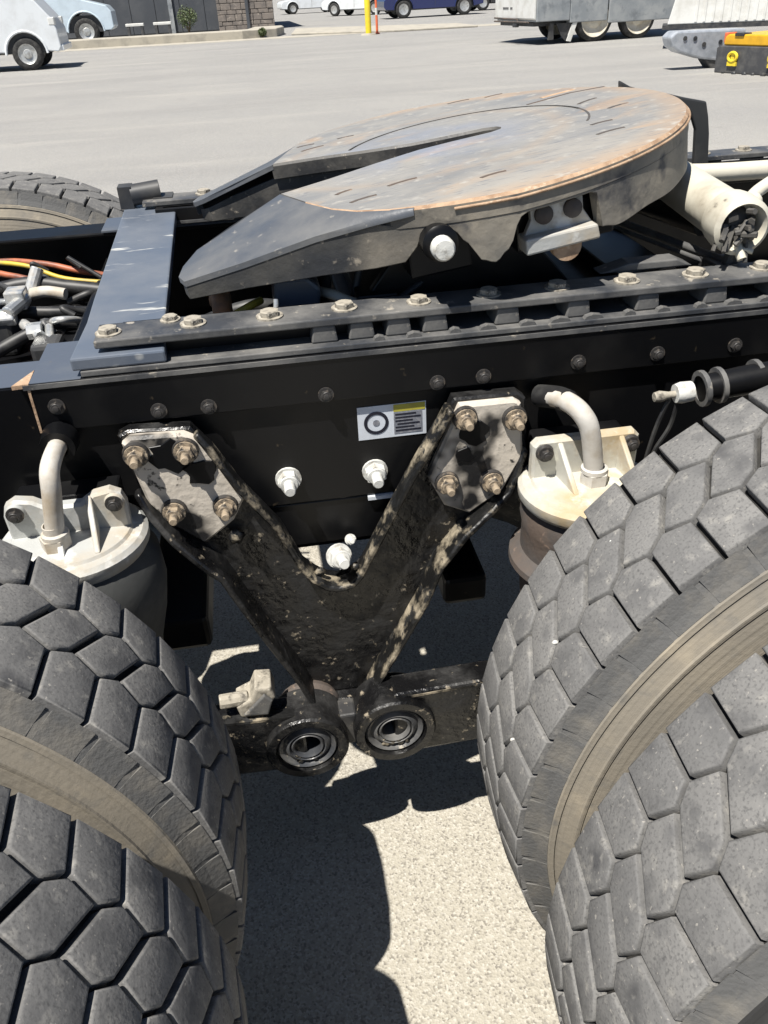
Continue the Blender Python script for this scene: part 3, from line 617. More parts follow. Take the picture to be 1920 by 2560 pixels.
# ------------------------------------------------------------------ cross members, axles, tubes inside the frame
b = MB(); b.box((.10, -.42, .735), (.13, .42, .945)); b.box((.0, -.42, .735), (.23, .42, .75)); b.build('cross_member', 'frame', truck, bevel=.004)
b = MB(); b.box((-1.02, -.42, .74), (-.99, .42, .94)); b.build('cross_member', 'frame', truck, bevel=.004)
b = MB(); b.box((-.36, -.42, .74), (-.33, .42, .90)); b.build('cross_member', 'frame', truck, bevel=.004)
for xa in (-.66, .70):
    b = MB(); b.tube([(xa, -.98, .506), (xa, -.45, .506), (xa, -.24, .506), (xa, -.14, .506), (xa, .0, .506), (xa, .14, .506), (xa, .24, .506), (xa, .45, .506), (xa, .98, .506)], [.07, .075, .09, .19, .22, .19, .09, .075, .07], 20); b.build('drive_axle', 'cast', truck, smooth=50)
b = MB(); b.tube([(-.62, 0, .56), (.40, 0, .55), (.66, 0, .56)], .05, 16); b.build('drive_shaft', 'cast', truck, smooth=50)
b = MB(); b.tube([(-.05, -.36, .68), (-.05, .36, .68)], .055, 16); b.box((-.09, -.40, .62), (.14, -.34, .72)); b.build('cross_tube', 'frame', truck, smooth=50)
for x, y, z, sx in ((-.40, -.21, .60, 1), (-.40, .22, .60, 1), (.42, -.21, .58, -1), (.42, .22, .58, -1)):  # brake chambers added to keep sun off the ground below
    b = MB(); b.lathe([(0, -.09), (.05, -.09), (.085, -.07), (.092, -.03), (.098, -.012), (.098, .012), (.092, .03), (.085, .07), (.04, .09), (0, .09)], 26, axis_m((x, y, z), (sx, .15, .2))); b.build('shade_chamber', 'cast', truck, smooth=40)
b = MB(); b.box((-.30, -.36, .40), (-.20, .40, .47)); b.build('shade_beam', 'frame', truck, bevel=.01)  # this beam and the next are added to shade the ground
b = MB(); b.box((.22, -.36, .42), (.30, .40, .48)); b.build('shade_beam', 'frame', truck, bevel=.01)
# gusset plate behind the hanger, between its arms
b = MB(); b.prism([(-.20, .72), (.27, .72), (.20, .642), (-.12, .642)], -.425, -.41); b.build('gusset_plate', 'frame', truck, bevel=.002)
b = MB(); b.box((.085, -.434, .7155), (.125, -.4265, .7215)); b.build('pale_tab', 'decal_w', truck)
# ------------------------------------------------------------------ V-shaped hanger bracket
YW0, YW1 = -.462, -.442
Vo = [(-.253, .885), (-.238, .775), (-.208, .730), (-.150, .664), (-.120, .580), (-.058, .429), (-.030, .352), (.058, .350), (.091, .412), (.133, .488), (.166, .552), (.190, .622), (.228, .668), (.272, .704), (.300, .728), (.325, .786), (.318, .874), (.306, .884), (.212, .886), (.197, .850), (.155, .778), (.102, .678), (.072, .625)]
Vi = [(.060, .611), (.044, .600), (.026, .596), (.006, .602), (-.010, .617), (-.034, .645), (-.062, .722), (-.110, .800), (-.142, .866), (-.156, .887), (-.238, .892)]
b = MB(); b.prism(Vo + Vi, YW0, YW1, cham=.003); hang = b.build('hanger_bracket', 'cast', truck, smooth=30)
hang['label'] = 'V-shaped black hanger bracket caked with dried mud'
def rib(path, y0, y1, th, name, m, parent=hang, tap=0):
    b = MB(); n = len(path); vs = []; yfull = y1
    for i, (x, z) in enumerate(path):
        x0, z0 = path[max(i-1, 0)]; x1, z1 = path[min(i+1, n-1)]; dx, dz = x1-x0, z1-z0; q = math.hypot(dx, dz); nx, nz = -dz/q*th/2, dx/q*th/2
        jy = random.uniform(-.001, .001)
        if tap: f = min(1, (i+1)/tap); y1 = -.472 + (yfull+.472)*f
        vs += [(x+nx, y0, z+nz), (x+nx, y1+jy, z+nz), (x-nx, y1+jy, z-nz), (x-nx, y0, z-nz)]
    fs = [(i*4+k, i*4+(k+1) % 4, i*4+4+(k+1) % 4, i*4+4+k) for i in range(n-1) for k in range(4)] + [(3,2,1,0), tuple((n-1)*4+k for k in range(4))]
    b.add(vs, fs); return b.build(name, m, parent, smooth=50, bevel=.003)
def dens(path, k=3):
    out = []
    for i in range(len(path)-1):
        for j in range(k): t = j/k; out.append((path[i][0]*(1-t)+path[i+1][0]*t, path[i][1]*(1-t)+path[i+1][1]*t))
    return out + [path[-1]]
rib(dens([(-.244, .800), (-.231, .772), (-.204, .730), (-.145, .662), (-.113, .578), (-.052, .430), (-.024, .345)]), YW0+.004, -.520, .010, 'flange', 'cast', tap=9)
rib(dens([(.318, .795), (.296, .730), (.268, .708), (.222, .672), (.184, .622), (.159, .554), (.126, .490), (.084, .414), (.050, .346)]), YW0+.004, -.506, .010, 'flange', 'castdirt', tap=10)
rib(dens([(-.150, .880), (-.134, .858), (-.104, .796), (-.056, .719), (-.029, .645), (-.012, .616), (.006, .600), (.026, .593), (.046, .598), (.060, .612), (.096, .682), (.148, .782), (.190, .854), (.204, .880)]), YW0+.004, -.490, .010, 'flange', 'castdirt', tap=7)
# mounting pads with four bolts each
def pad(poly, bolts, lb):
    b = MB(); b.prism(poly, -.474, -.460, cham=.004); p = b.build('mounting_pad', 'pad', hang, smooth=30)
    for x, z in bolts:
        b2 = MB(); b2.lathe([(0, 0), (.0185, 0), (.0175, .007), (0, .007)], 20, axis_m((x, -.474, z), (0, -1, 0))); b2.build('bolt_boss', 'boltblack', p, smooth=35)
        bolt('nut', (x, -.4808, z), (0, -1, -.0), p, 'bolt')
pad([(-.248, .878), (-.232, .780), (-.205, .738), (-.165, .700), (-.118, .735), (-.095, .775), (-.118, .812), (-.146, .872), (-.165, .884), (-.236, .887)], [(-.232, .862), (-.166, .860), (-.198, .766), (-.126, .763)], '')
pad([(.170, .770), (.196, .715), (.235, .695), (.285, .728), (.315, .785), (.308, .872), (.298, .879), (.218, .880), (.205, .848)], [(.225, .861), (.298, .852), (.199, .757), (.267, .751)], '')
# thin dark patches on the pads: oil plus painted bolt shadow
for (x, z, r) in ((-.19, .852, .028), (-.150, .825, .022), (.238, .835, .022), (.225, .80, .014)):
    b = MB(); ngl = 14; pts = [(x+r*random.uniform(.6, 1.15)*math.cos(2*PI*k/ngl)*1.25, z+r*random.uniform(.6, 1.1)*math.sin(2*PI*k/ngl)) for k in range(ngl)]
    b.prism(pts, -.4765, -.473, cham=.0008); b.build('grease_shadow_patch', 'frame', hang)
# lumps of mud and a pale nut in the crotch of the V
b = MB()
def lump(b, p, r, sq=.7):
    n = 9; vs = []; 
    for i in range(5):
        ph = PI*(i+.5)/5
        for k in range(n): a = 2*PI*k/n; q = r*random.uniform(.75, 1.2); vs.append((p[0]+q*math.sin(ph)*math.cos(a), p[1]+q*sq*math.sin(ph)*math.sin(a), p[2]+q*math.cos(ph)*.8))
    fs = [(i*n+k, i*n+(k+1) % n, (i+1)*n+(k+1) % n, (i+1)*n+k) for i in range(4) for k in range(n)] + [tuple(range(n-1, -1, -1)), tuple(4*n+k for k in range(n))]
    b.add(vs, fs)
for p, r in (((-.002, -.474, .622), .010), ((.054, -.474, .622), .008), ((-.118, -.476, .708), .014)): lump(b, p, r, .5)
b.build('mud_lump', 'castdirt', hang, smooth=60, kind='stuff')
bolt('white', (.030, -.462, .640), (.15, -1, .25), hang, 'nut', s=1.35); bolt('white', (.052, -.44, .652), (.1, -1, .4), hang, 'nut', s=.6)
bolt('white', (-.032, -.4302, .770), (0, -1, -.05), truck, 'nut', s=1.3); bolt('white', (.098, -.4302, .766), (0, -1, -.05), truck, 'nut', s=1.3)

# ------------------------------------------------------------------ torque rods with their bushed eyes
def rod(xe, ze, xend, zend, name):
    b = MB(); y0, y1 = -.555, -.485
    s = 1 if xend > xe else -1
    b.prism([(xe, ze+.072), (xend, zend+.075), (xend, zend-.062), (xe, ze-.070)] if s > 0 else [(xe, ze+.066), (xe, ze-.060), (xend, zend-.060), (xend, zend+.068)], y0+.012, y1-.008)
    o = b.build(name, 'cast', truck, bevel=.006)
    e = MB(); Mx = axis_m((xe, y1, ze), (0, -1, 0))
    e.lathe([(.050, -.004), (.066, -.004), (.069, .0), (.069, .068), (.066, .072), (.053, .072), (.051, .062), (.050, .05)], 40, Mx); e.build('eye', 'cast', o, smooth=35)
    e = MB(); e.lathe([(.052, .0), (.0515, .060), (.047, .067), (.042, .063), (.040, .058), (.036, .063), (.031, .066), (.028, .060), (.0275, .0)], 40, Mx); e.build('bushing', 'slide', o, smooth=35)
    e = MB(); e.lathe([(.0285, .052), (.028, .062), (.0255, .066), (.0225, .063), (.0215, .045), (.020, .012), (0, .010)], 28, Mx); e.build('bushing_sleeve', 'slide', o, smooth=35)
    e = MB()
    for k in range(12): a = random.uniform(-2.4, -.6); rr = random.uniform(.026, .040); lump(e, (xe+rr*math.cos(a), -.549, ze+rr*math.sin(a)), random.uniform(.0025, .005), .4)
    e.build('mud_crumb', 'castdirt', o, smooth=60, kind='stuff')
    e = MB(); e.prism([(xe+s*.03, ze+.0675), (xend, zend+.0765), (xend, zend+.072), (xe+s*.03, ze+.063)] if s > 0 else [(xe+s*.01, ze+.0672), (xend, zend+.0692), (xend, zend+.064), (xe+s*.01, ze+.062)], y0+.0115, y0+.030); e.build('worn_edge', 'castdirt', o)
    return o
rod(-.055, .322, -.60, .352, 'torque_rod'); rod(.093, .330, .66, .340, 'torque_rod')
b = MB(); b.prism([(-.030, .352), (.058, .350), (.050, .285), (.02, .262), (-.012, .285)], -.485, -.440, cham=.003); b.build('hanger_foot', 'cast', hang, bevel=.004)
b = MB(); b.box((.003, -.53, .29), (.032, -.49, .36)); b.build('spacer', 'dustblack', hang, bevel=.004)
# clamp casting and rusty bush on top of the left eye
b = MB(); b.prism([(-.160, .420), (-.155, .395), (-.115, .392), (-.110, .405), (-.095, .430), (-.100, .452), (-.125, .455), (-.135, .432)], -.535, -.490, cham=.003); b.tube([(-.14, -.52, .425), (-.185, -.525, .428)], .012, 10); b.build('clamp_casting', 'boltpale', truck, bevel=.006)
b = MB(); b.prism([(-.15, .405), (-.112, .445), (-.10, .43), (-.11, .40)], -.542, -.536, cham=.002); b.build('clamp_plate', 'slide', truck, bevel=.002)
b = MB(); b.lathe([(0, 0), (.052, 0), (.056, .012), (.052, .024), (0, .024)], 24, axis_m((-.045, -.462, .335), (0, -1, 0))); b.build('rust_washer', 'rust', truck, smooth=35)
# ------------------------------------------------------------------ air springs
def air_spring(xc, yc, zt, m_top, left):
    b = MB()
    if left: b.lathe([(0, zt-.30), (.07, zt-.30), (.075, zt-.26), (.085, zt-.20), (.102, zt-.14), (.111, zt-.09), (.109, zt-.045), (.094, zt-.020), (0, zt-.020)], 44, Matrix.Translation((xc, yc, 0)))
    else: b.lathe([(0, zt-.24), (.085, zt-.24), (.092, zt-.17), (.095, zt-.142), (.110, zt-.132), (.109, zt-.122), (.093, zt-.108), (.092, zt-.070), (.096, zt-.05), (.086, zt-.022), (0, zt-.02)], 44, Matrix.Translation((xc, yc, 0)))
    o = b.build('air_spring', 'bag' if left else 'rust', truck, smooth=40)
    b = MB(); b.lathe([(0, zt-.024), (.096, zt-.024), (.101, zt-.016), (.101, zt-.004), (.095, zt+.002), (.083, zt+.003), (.080, zt+.007), (0, zt+.009)], 44, Matrix.Translation((xc, yc, 0))); cap = b.build('top_cap', m_top, o, smooth=35)
    YB = -.505
    pl = [(-.080, .0), (.080, .0), (.081, .040), (.076, .056), (.062, .064), (.040, .060), (.022, .048), (-.022, .048), (-.040, .060), (-.062, .064), (-.076, .056), (-.081, .040)] if left else [(-.080, .0), (.080, .0), (.080, .056), (.072, .064), (-.072, .064), (-.080, .056)]
    b = MB(); b.prism([(xc+x, zt+.002+z) for x, z in pl], YB, YB+.016, cham=.004); br = b.build('upright_bracket', m_top, o, smooth=30)
    b = MB(); b.box((xc-.07, YB+.0165, zt-.02), (xc+.07, -.4425, zt+.055)); b.build('bracket_foot', 'frame', o, bevel=.004)
    for dx in ((-.012, .034) if left else (-.040, .052)):
        b = MB(); b.add([(xc+dx-.004, YB+.001, zt+.062), (xc+dx+.004, YB+.001, zt+.062), (xc+dx-.004, YB+.001, zt+.004), (xc+dx+.004, YB+.001, zt+.004), (xc+dx-.004+.008, YB-.060, zt+.007), (xc+dx+.004+.008, YB-.060, zt+.007)], [(0,1,3,2),(2,3,5,4),(0,4,5,1),(0,2,4),(1,5,3)]); b.build('stiffening_rib', m_top, o, bevel=.002)
    for dx in (-.063, .066):
        b = MB(); b.lathe([(0, 0), (.0135, 0), (.012, .005), (0, .005)], 18, axis_m((xc+dx, YB, zt+.048), (0, -1, 0))); b.build('bolt_boss', 'boltblack' if not left else m_top, br, smooth=35)
        bolt('black', (xc+dx, YB-.005, zt+.048), (0, -1, 0), br, s=.85)
    return o
aL = air_spring(-.335, -.500, .762, 'zinc', True)
aR = air_spring(.399, -.522, .758, 'zincy', False)
aL['label'] = 'grey air spring under a pale zinc cap beside left tyre'; aR['label'] = 'rusty air spring under a yellowish zinc bracket beside right tyre'
b = MB(); b.tube(curve_pts([(-.330, -.46, .884), (-.331, -.50, .886), (-.333, -.527, .878), (-.336, -.536, .850), (-.350, -.536, .772)], 6), .0125, 16); b.lathe([(.0125, 0), (.018, .0), (.018, .006), (.014, .008), (.014, .018), (.0125, .018)], 18, Matrix.Translation((-.347, -.536, .786))); b.prism(hexa(.020), .768, .786, Matrix.Translation((-.349, -.536, 0)), axis='z'); b.build('air_line', 'pipe', aL, smooth=40)
b = MB(); b.lathe([(.014, 0), (.023, .0), (.025, .03), (.014, .03)], 18, axis_m((-.330, -.475, .884), (0, 1, 0))); b.build('pipe_collar', 'frame', aL, smooth=40)
b = MB(); b.tube(curve_pts([(.355, -.47, .875), (.366, -.505, .882), (.379, -.527, .872), (.390, -.535, .845), (.403, -.535, .768)], 6), .0140, 16); b.lathe([(.014, 0), (.019, .0), (.019, .006), (.0145, .008)], 18, Matrix.Translation((.401, -.535, .784))); b.prism(hexa(.021), .764, .784, Matrix.Translation((.402, -.535, 0)), axis='z'); b.build('air_line', 'pipe', aR, smooth=40)
b = MB(); b.tube(curve_pts([(.345, -.443, .866), (.352, -.458, .871), (.361, -.478, .877), (.367, -.500, .881)], 6), .0165, 16); b.build('rubber_sleeve', 'hose_k', aR, smooth=40)
# shock absorber top eye on the right, with a dangling cable
b = MB(); b.tube([(.505, -.60, .930), (.555, -.605, .937), (.72, -.61, .952)], [.017, .019, .019], 16); sh = b.build('shock_mount', 'frame', truck, smooth=40)
b = MB(); b.lathe([(0, 0), (.012, 0), (.014, .008), (.013, .022), (0, .022)], 16, axis_m((.470, -.60, .927), (1, 0, .05))); b.build('mount_nut', 'nutwhite', sh, smooth=40)
b = MB(); b.lathe([(0, 0), (.006, .0), (.0075, .008), (.006, .014), (.0045, .02), (.0045, .03), (0, .03)], 12, axis_m((.442, -.60, .925), (1, 0, .05))); b.build('stud', 'boltpale', sh, smooth=40)
for x in (.503, .525, .575):
    b = MB(); b.lathe([(.017, 0), (.0235, .0), (.0235, .006), (.017, .006)], 18, axis_m((x, -.60, .930+(x-.505)*.1), (1, 0, .1))); b.build('mount_ring', 'slide', sh, smooth=40)
b = MB(); lump(b, (.60, -.615, .958), .014); b.build('mount_lump', 'boltpale', sh, smooth=60)
b = MB(); b.tube(curve_pts([(.463, -.60, .92), (.452, -.60, .885), (.444, -.60, .84), (.44, -.60, .80)]), .003, 6); b.tube(curve_pts([(.475, -.60, .915), (.47, -.60, .88), (.452, -.60, .84), (.448, -.60, .79)]), .003, 6); b.build('thin_cable', 'hose_k', truck, smooth=50)
# warning decal on the rail
b = MB(); b.box((.077, -.4312, .8195), (.178, -.4302, .8725)); dc = b.build('warning_decal', 'decal_w', truck)
b = MB(); b.lathe([(.0135, 0), (.0182, 0), (.0182, .0006), (.0135, .0006)], 32, axis_m((.104, -.4313, .8455), (0, -1, 0)), close=True); b.build('ring_symbol', 'decal_k', dc)
b = MB(); b.lathe([(0, 0), (.005, 0), (.005, .0005), (0, .0005)], 20, axis_m((.104, -.4313, .8455), (0, -1, 0))); b.build('ring_dot', 'decal_g', dc)
b = MB(); b.box((.130, -.4318, .860), (.1765, -.4313, .8715)); b.build('yellow_band', 'decal_y', dc)
b = MB(); b.box((.130, -.4318, .8245), (.172, -.4313, .8585)); b.build('text_panel', 'decal_g', dc)
b = MB()
for k, (a, z) in enumerate([(.132, .163), (.132, .170), (.132, .158), (.135, .168), (.132, .160), (.132, .170)]): b.box((a, -.4322, .8545-k*.0052), (z, -.43185, .8568-k*.0052))
b.build('text_lines', 'decal_k', dc, kind='stuff')

# ------------------------------------------------------------------ hoses and fittings between the rails (left)
def hose(pts, r, m, name='air_hose'):
    b = MB(); b.tube(curve_pts(pts, 7), r, 10); return b.build(name, m, truck, smooth=50)
hose([(-.75, .30, .90), (-.58, .31, .925), (-.47, .27, .925), (-.40, .25, .91), (-.33, .25, .89), (-.25, .26, .85)], .006, 'hose_o', 'red_air_hose')
hose([(-.75, .27, .905), (-.60, .285, .93), (-.50, .25, .93), (-.42, .22, .905), (-.30, .20, .89)], .0045, 'hose_y', 'yellow_air_hose')
hose([(-.75, .24, .90), (-.60, .25, .925), (-.52, .22, .92), (-.44, .19, .905), (-.30, .17, .88)], .006, 'hose_o', 'red_air_hose')
hose([(-.70, .14, .88), (-.50, .17, .915), (-.40, .16, .905), (-.30, .14, .89)], .014, 'hose_k', 'black_air_hose')
hose([(-.47, .14, .905), (-.44, .13, .91), (-.405, .12, .905)], .011, 'pipe', 'pale_fitting')
hose([(-.60, .08, .86), (-.50, .09, .885), (-.42, .08, .885), (-.30, .09, .87)], .011, 'hose_k', 'black_air_hose')
hose([(-.55, -.02, .84), (-.46, .0, .875), (-.40, .02, .885), (-.33, .04, .86)], .012, 'hose_k', 'black_air_hose')
hose([(-.40, .04, .86), (-.415, .01, .89), (-.39, -.01, .90), (-.37, .02, .885), (-.38, .05, .86)], .006, 'silver', 'hose_clamp')
b = MB(); b.tube([(-.50, .14, .90), (-.47, .08, .915), (-.49, .02, .91)], .012, 12); b.tube([(-.475, .15, .905), (-.455, .17, .945)], .012, 12); b.box((-.50, .06, .90), (-.465, .10, .935)); b.prism(hexa(.016), -.52, -.48, axis='x', M=Matrix.Translation((0, .03, .90))); b.build('brass_valve', 'silver', truck, bevel=.003)
b = MB(); b.tube([(-.47, .03, .885), (-.43, -.03, .88)], .010, 10); b.prism(hexa(.015), -.455, -.43, axis='x', M=Matrix.Translation((0, -.01, .885))); b.tube([(-.42, .0, .885), (-.41, -.06, .875)], .008, 10); b.build('hose_fitting', 'silver', truck, smooth=40)
b = MB(); b.box((-.60, -.15, .80), (-.38, .30, .83)); b.box((-.40, -.06, .83), (-.36, .12, .87)); b.build('valve_tray', 'frame', truck, bevel=.004)
for a_, c_ in (((-.55, .02, .83), (-.49, .09, .90)), ((-.44, -.09, .83), (-.39, -.03, .885))): b = MB(); b.box(a_, c_); b.build('relay_valve', 'darksteel', truck, bevel=.008)
hose([(-.105, -.20, .97), (-.10, -.24, .99), (-.098, -.26, .96), (-.09, -.28, .92)], .016, 'copper', 'copper_hose')
hose([(-.118, -.30, .955), (-.09, -.30, .975), (-.06, -.285, .985), (-.04, -.26, .985)], .006, 'hose_y', 'yellow_cable')
hose([(-.03, -.33, .955), (-.02, -.325, .99), (-.018, -.32, 1.005)], .004, 'silver', 'steel_pin')
hose([(-.15, -.10, .90), (-.05, -.12, .93), (.05, -.10, .90)], .012, 'hose_k', 'black_air_hose')
for k in range(16):
    x = random.uniform(-.56, -.36); y = random.uniform(-.05, .26); z = random.uniform(.85, .92)
    hose([(x, y, z), (x+random.uniform(-.05, .05), y+random.uniform(-.04, .04), z+random.uniform(.0, .03)), (x+random.uniform(-.09, .09), y+random.uniform(-.07, .07), z-.02)], random.uniform(.004, .009), random.choice(('hose_k', 'hose_k', 'silver', 'hose_k', 'darksteel', 'slide')), 'small_hose')
b = MB(); b.tube([(-.17, .40, .985), (.05, .42, .985)], .012, 10); b.build('pale_strip', 'cream', truck, smooth=40)

# ------------------------------------------------------------------ tyres with separate tread blocks
R_T = .518; NB = 56; PV = 2*PI*R_T/NB; DEP = .0135
hexA = [(.0250, .0140), (.0380, -.0100), (.0245, -.0433), (-.0250, -.0140), (-.0380, .0100), (-.0245, .0433)]
hexA = [(u, v*PV/.0573) for u, v in hexA]
shR = [(.0380, hexA[1][1]), (.0968, hexA[1][1]), (.0968, hexA[1][1]-PV), (.0380, hexA[1][1]-PV), (.0245, hexA[2][1])]
shL = [(-u, -v) for u, v in shR]
def block_mesh(name, poly, gaps, taper=0.0):
    """one tread block: base ring, chamfered top; mapped on the tyre's curve about the local Y axis"""
    foot = inset(poly, gaps); top0 = inset(foot, .0008); mid = inset(foot, .0016); top = inset(foot, .0034)
    def P(u, v, h):
        r = R_T - DEP + h - (max(0, abs(u)-.045)**2)*2.2; a = v/R_T
        return (-r*math.sin(a), u, r*math.cos(a))
    n = len(poly)
    vs = [P(u, v, -.003) for u, v in foot] + [P(u, v, DEP-.0020) for u, v in top0] + [P(u, v, DEP-.0006) for u, v in mid] + [P(u, v, DEP) for u, v in top]
    fs = [tuple(3*n+k for k in range(n))]
    for o in (0, n, 2*n):
        for k in range(n): fs.append((o+k, o+(k+1) % n, o+n+(k+1) % n, o+n+k))
    m = MB(); m.add(vs, fs); return m
GH = [.0015, .0015, .0029, .0015, .0015, .0029]
BLK = {'centre': block_mesh('c', hexA, GH), 'right': block_mesh('r', shR, [.0023, .0004, .0023, .0015, .0015]), 'left': block_mesh('l', shL, [.0023, .0004, .0023, .0015, .0015])}
BLKME = {}
for k_, m_ in BLK.items():
    o = m_.build('tread_block', 'rubber', None, smooth=55); BLKME[k_] = o.data; bpy.data.objects.remove(o)
Mspin = Matrix.Rotation(PI/2, 4, 'X')     # lathe axis Z -> Y
def tyre_body(name):
    b = MB(); half = [(.30, .105), (.288, .118), (.305, .128), (.34, .136), (.385, .139), (.42, .135), (.447, .126), (.4475, .128), (.452, .1275), (.4525, .1245), (.470, .114), (.4705, .1165), (.476, .1145), (.477, .112), (.490, .1035), (.498, .0985), (R_T-.0170, .0965), (R_T-DEP-.0045, .088), (R_T-DEP-.001, .06), (R_T-DEP, .03)]
    prof = half + [(R_T-DEP, 0)] + [(r, -z) for r, z in reversed(half)]
    b.lathe(prof, 144, Mspin); return b
tb = tyre_body('tyre'); o = tb.build('tyre', 'side', None, smooth=40); TYME = o.data; bpy.data.objects.remove(o)
TYME.materials.append(K['groove']); TYME.materials.append(K['shoulder'])
for p in TYME.polygons:
    c = p.center; r = math.hypot(c.x, c.z)
    p.material_index = 1 if (r > R_T-.019 and abs(c.y) < .0972) else (2 if r > .478 else 0)
TYME2 = TYME.copy(); TYME2.materials.append(K['tyre'])
for p in TYME2.polygons:
    if p.center.y < -.1 and p.material_index == 0: p.material_index = 3
# shoulder lugs: short raised bars with notches between them
sl = MB()
for side in (-1, 1):
    for k in range(NB):
        for (f0, f1) in ((.06, .93),):
            prof = [(R_T-.0128, .0972), (R_T-.030, .1050), (R_T-.0405, .1125), (R_T-.043, .1065), (R_T-.020, .094)]
            nseg = 3; vs = []; 
            for j in range(nseg+1):
                a = -(hexA[1][1]/R_T) + 2*PI*(k + f0+(f1-f0)*j/nseg)/NB
                for r, z in prof: vs.append((r*math.sin(a*1.0), side*z, r*math.cos(a)))
            n5 = len(prof); fs = [(j*n5+q, j*n5+(q+1) % n5, (j+1)*n5+(q+1) % n5, (j+1)*n5+q) for j in range(nseg) for q in range(n5)] + [tuple(range(n5)), tuple(nseg*n5+q for q in range(n5-1, -1, -1))]
            sl.add(vs, fs)
o = sl.build('shoulder_lugs', 'shoulder', None); SLME = o.data; bpy.data.objects.remove(o)
def tyre(x, y, spin, vis, label):
    t = bpy.data.objects.new('tyre', TYME2 if y < -1 else TYME); COL.objects.link(t); t.parent = truck; t.location = (x, y, R_T-.012); t['label'] = label
    s = bpy.data.objects.new('shoulder_lugs', SLME); COL.objects.link(s); s.parent = t; s.rotation_euler = (0, spin, 0); s['kind'] = 'stuff'
    rest = MB()
    for k in range(NB):
        ang = spin + k*2*PI/NB; d = math.degrees(ang) % 360        # angle from straight up, turning towards +X
        seen = any(a <= d <= z or a <= d-360 <= z for a, z in vis)
        for key in ('left', 'centre', 'right'):
            if seen:
                o = bpy.data.objects.new('tread_block', BLKME[key]); COL.objects.link(o); o.parent = t; o.rotation_euler = (0, ang, 0)
            else:
                Rm = Matrix.Rotation(ang, 4, 'Y'); rest.add([Rm @ Vector(v) for v in BLK[key].v], BLK[key].f)
    rest.build('tread_blocks_out_of_sight', 'rubber', t, kind='stuff')
    return t
tyre(-.66, -1.112, .02, [(8, 112)], 'left outer tyre with deep hexagonal tread blocks')
tyre(-.66, -.815, .05, [(5, 112)], 'left inner tyre with a tan dusty sidewall')
tyre(.70, -1.112, .03, [(-115, -18)], 'right outer tyre with worn grey hexagonal tread')
tyre(.70, -.808, .015, [(-112, -8)], 'right inner tyre with a tan dusty sidewall')
tyre(-.67, .800, .04, [], 'far tyre rising behind the frame rail').location.z -= .022
tyre(.70, .812, .04, [], 'far front tyre under the plate'); 
for (xa, yy, dg) in ((.70, -.83, -62), (.70, -.845, -78), (.70, -1.165, -38), (.70, -.79, -48), (-.66, -1.12, 47)):
    a_ = math.radians(dg); b = MB(); lump(b, (xa+(R_T-.003)*math.sin(a_), yy, R_T-.012+(R_T-.003)*math.cos(a_)), .0038); b.build('stone_chip', 'nutwhite', truck, smooth=60)
for x in (-.66, .70):
    for yc, s in ((-.96, -1), (.96, 1)):
        b = MB(); b.lathe([(.292, .27), (.275, .262), (.27, .20), (.262, .16), (.262, -.0), (.20, -.03), (.09, -.04), (.09, .08), (0, .09)], 40, Matrix.Translation((x, yc, R_T-.012)) @ Matrix.Rotation(-s*PI/2, 4, 'X')); b.build('wheel_rim', 'darksteel', truck, smooth=40)

# ================================================================== things around the yard
def wheel(parent, x, y, z, r, wd, rim_m='rim', rr=.62):
    t = MB(); Mx = Matrix.Translation((x, y, z)) @ Matrix.Rotation(PI/2, 4, 'X')
    t.lathe([(r*rr, wd*.5), (r*.80, wd*.54), (r*.95, wd*.46), (r, wd*.34), (r, -wd*.34), (r*.95, -wd*.46), (r*.80, -wd*.54), (r*rr, -wd*.5)], 32, Mx); o = t.build('wheel', 'tyre', parent, smooth=40)
    q = MB(); q.lathe([(r*rr, wd*.5), (r*rr*.94, wd*.47), (r*rr*.86, wd*.36), (r*rr*.5, wd*.30), (r*rr*.42, wd*.42), (r*rr*.2, wd*.46), (0, wd*.46)], 28, Mx); q.lathe([(r*rr, -wd*.5), (r*rr*.5, -wd*.3), (0, -wd*.3)], 20, Mx); q.build('rim', rim_m, o, smooth=40)
    return o
def arch_profile(pts, wheels, ra, zb):
    """side outline with wheel-arch cutouts along the bottom edge, front at +x"""
    out = list(pts); bottom = []
    for xw, zw in sorted(wheels):
        a0_ = math.asin(max(-1, min(1, (zb-zw)/ra)))
        for k in range(15): a = PI - a0_ - (PI-2*a0_)*k/14; bottom.append((xw+ra*math.cos(a), zw+ra*math.sin(a)))
    return out + bottom
def vehicle(name, x, y, rz, top, wheels, rw, ra, zb, width, m, win, label, cat, group=None, rim_m='rim', lights=()):
    o = empty(name); place(o, x, y, 0, rz); tag(o, label, cat, group)
    prof = arch_profile(top, wheels, ra, zb); b = MB()
    b.prism(prof, -width/2, width/2); b.build('body', m, o, bevel=.03)
    b = MB(); x0 = min(p[0] for p in top); x1 = max(p[0] for p in top); b.box((x0+.25, -width/2+.12, zb-.04), (x1-.25, width/2-.12, zb+.55)); b.build('underbody', 'darksteel', o)
    for xw, zw in wheels:
        for s in (-1, 1): wheel(o, xw, s*(width/2-.14), zw, rw, .24, rim_m)
    for q in win:
        for s in (-1, 1):
            b = MB(); b.prism(q, s*(width/2+.002), s*(width/2-.02)); b.build('window', 'glass', o)
    for xw, zw in wheels:
        for s in (-1, 1):
            b = MB(); b.tube([(xw+(ra+.03)*math.cos(PI*k/14), s*(width/2-.01), zw+(ra+.03)*math.sin(PI*k/14)) for k in range(15)], .035, 8); b.build('wheel_arch_lip', m, o, smooth=50)
    xd = [p[0] for p in top]; xm = (min(xd)+max(xd))/2
    for s in (-1, 1):
        b = MB(); b.box((xm-.05, s*width/2-.004, zb+.12), (xm-.035, s*width/2+.004, zb+1.0)); b.build('door_gap', 'darksteel', o)
    for (a, c, mm, nm) in lights:
        b = MB(); b.box(a, c); b.build(nm, mm, o, bevel=.02)
    return o
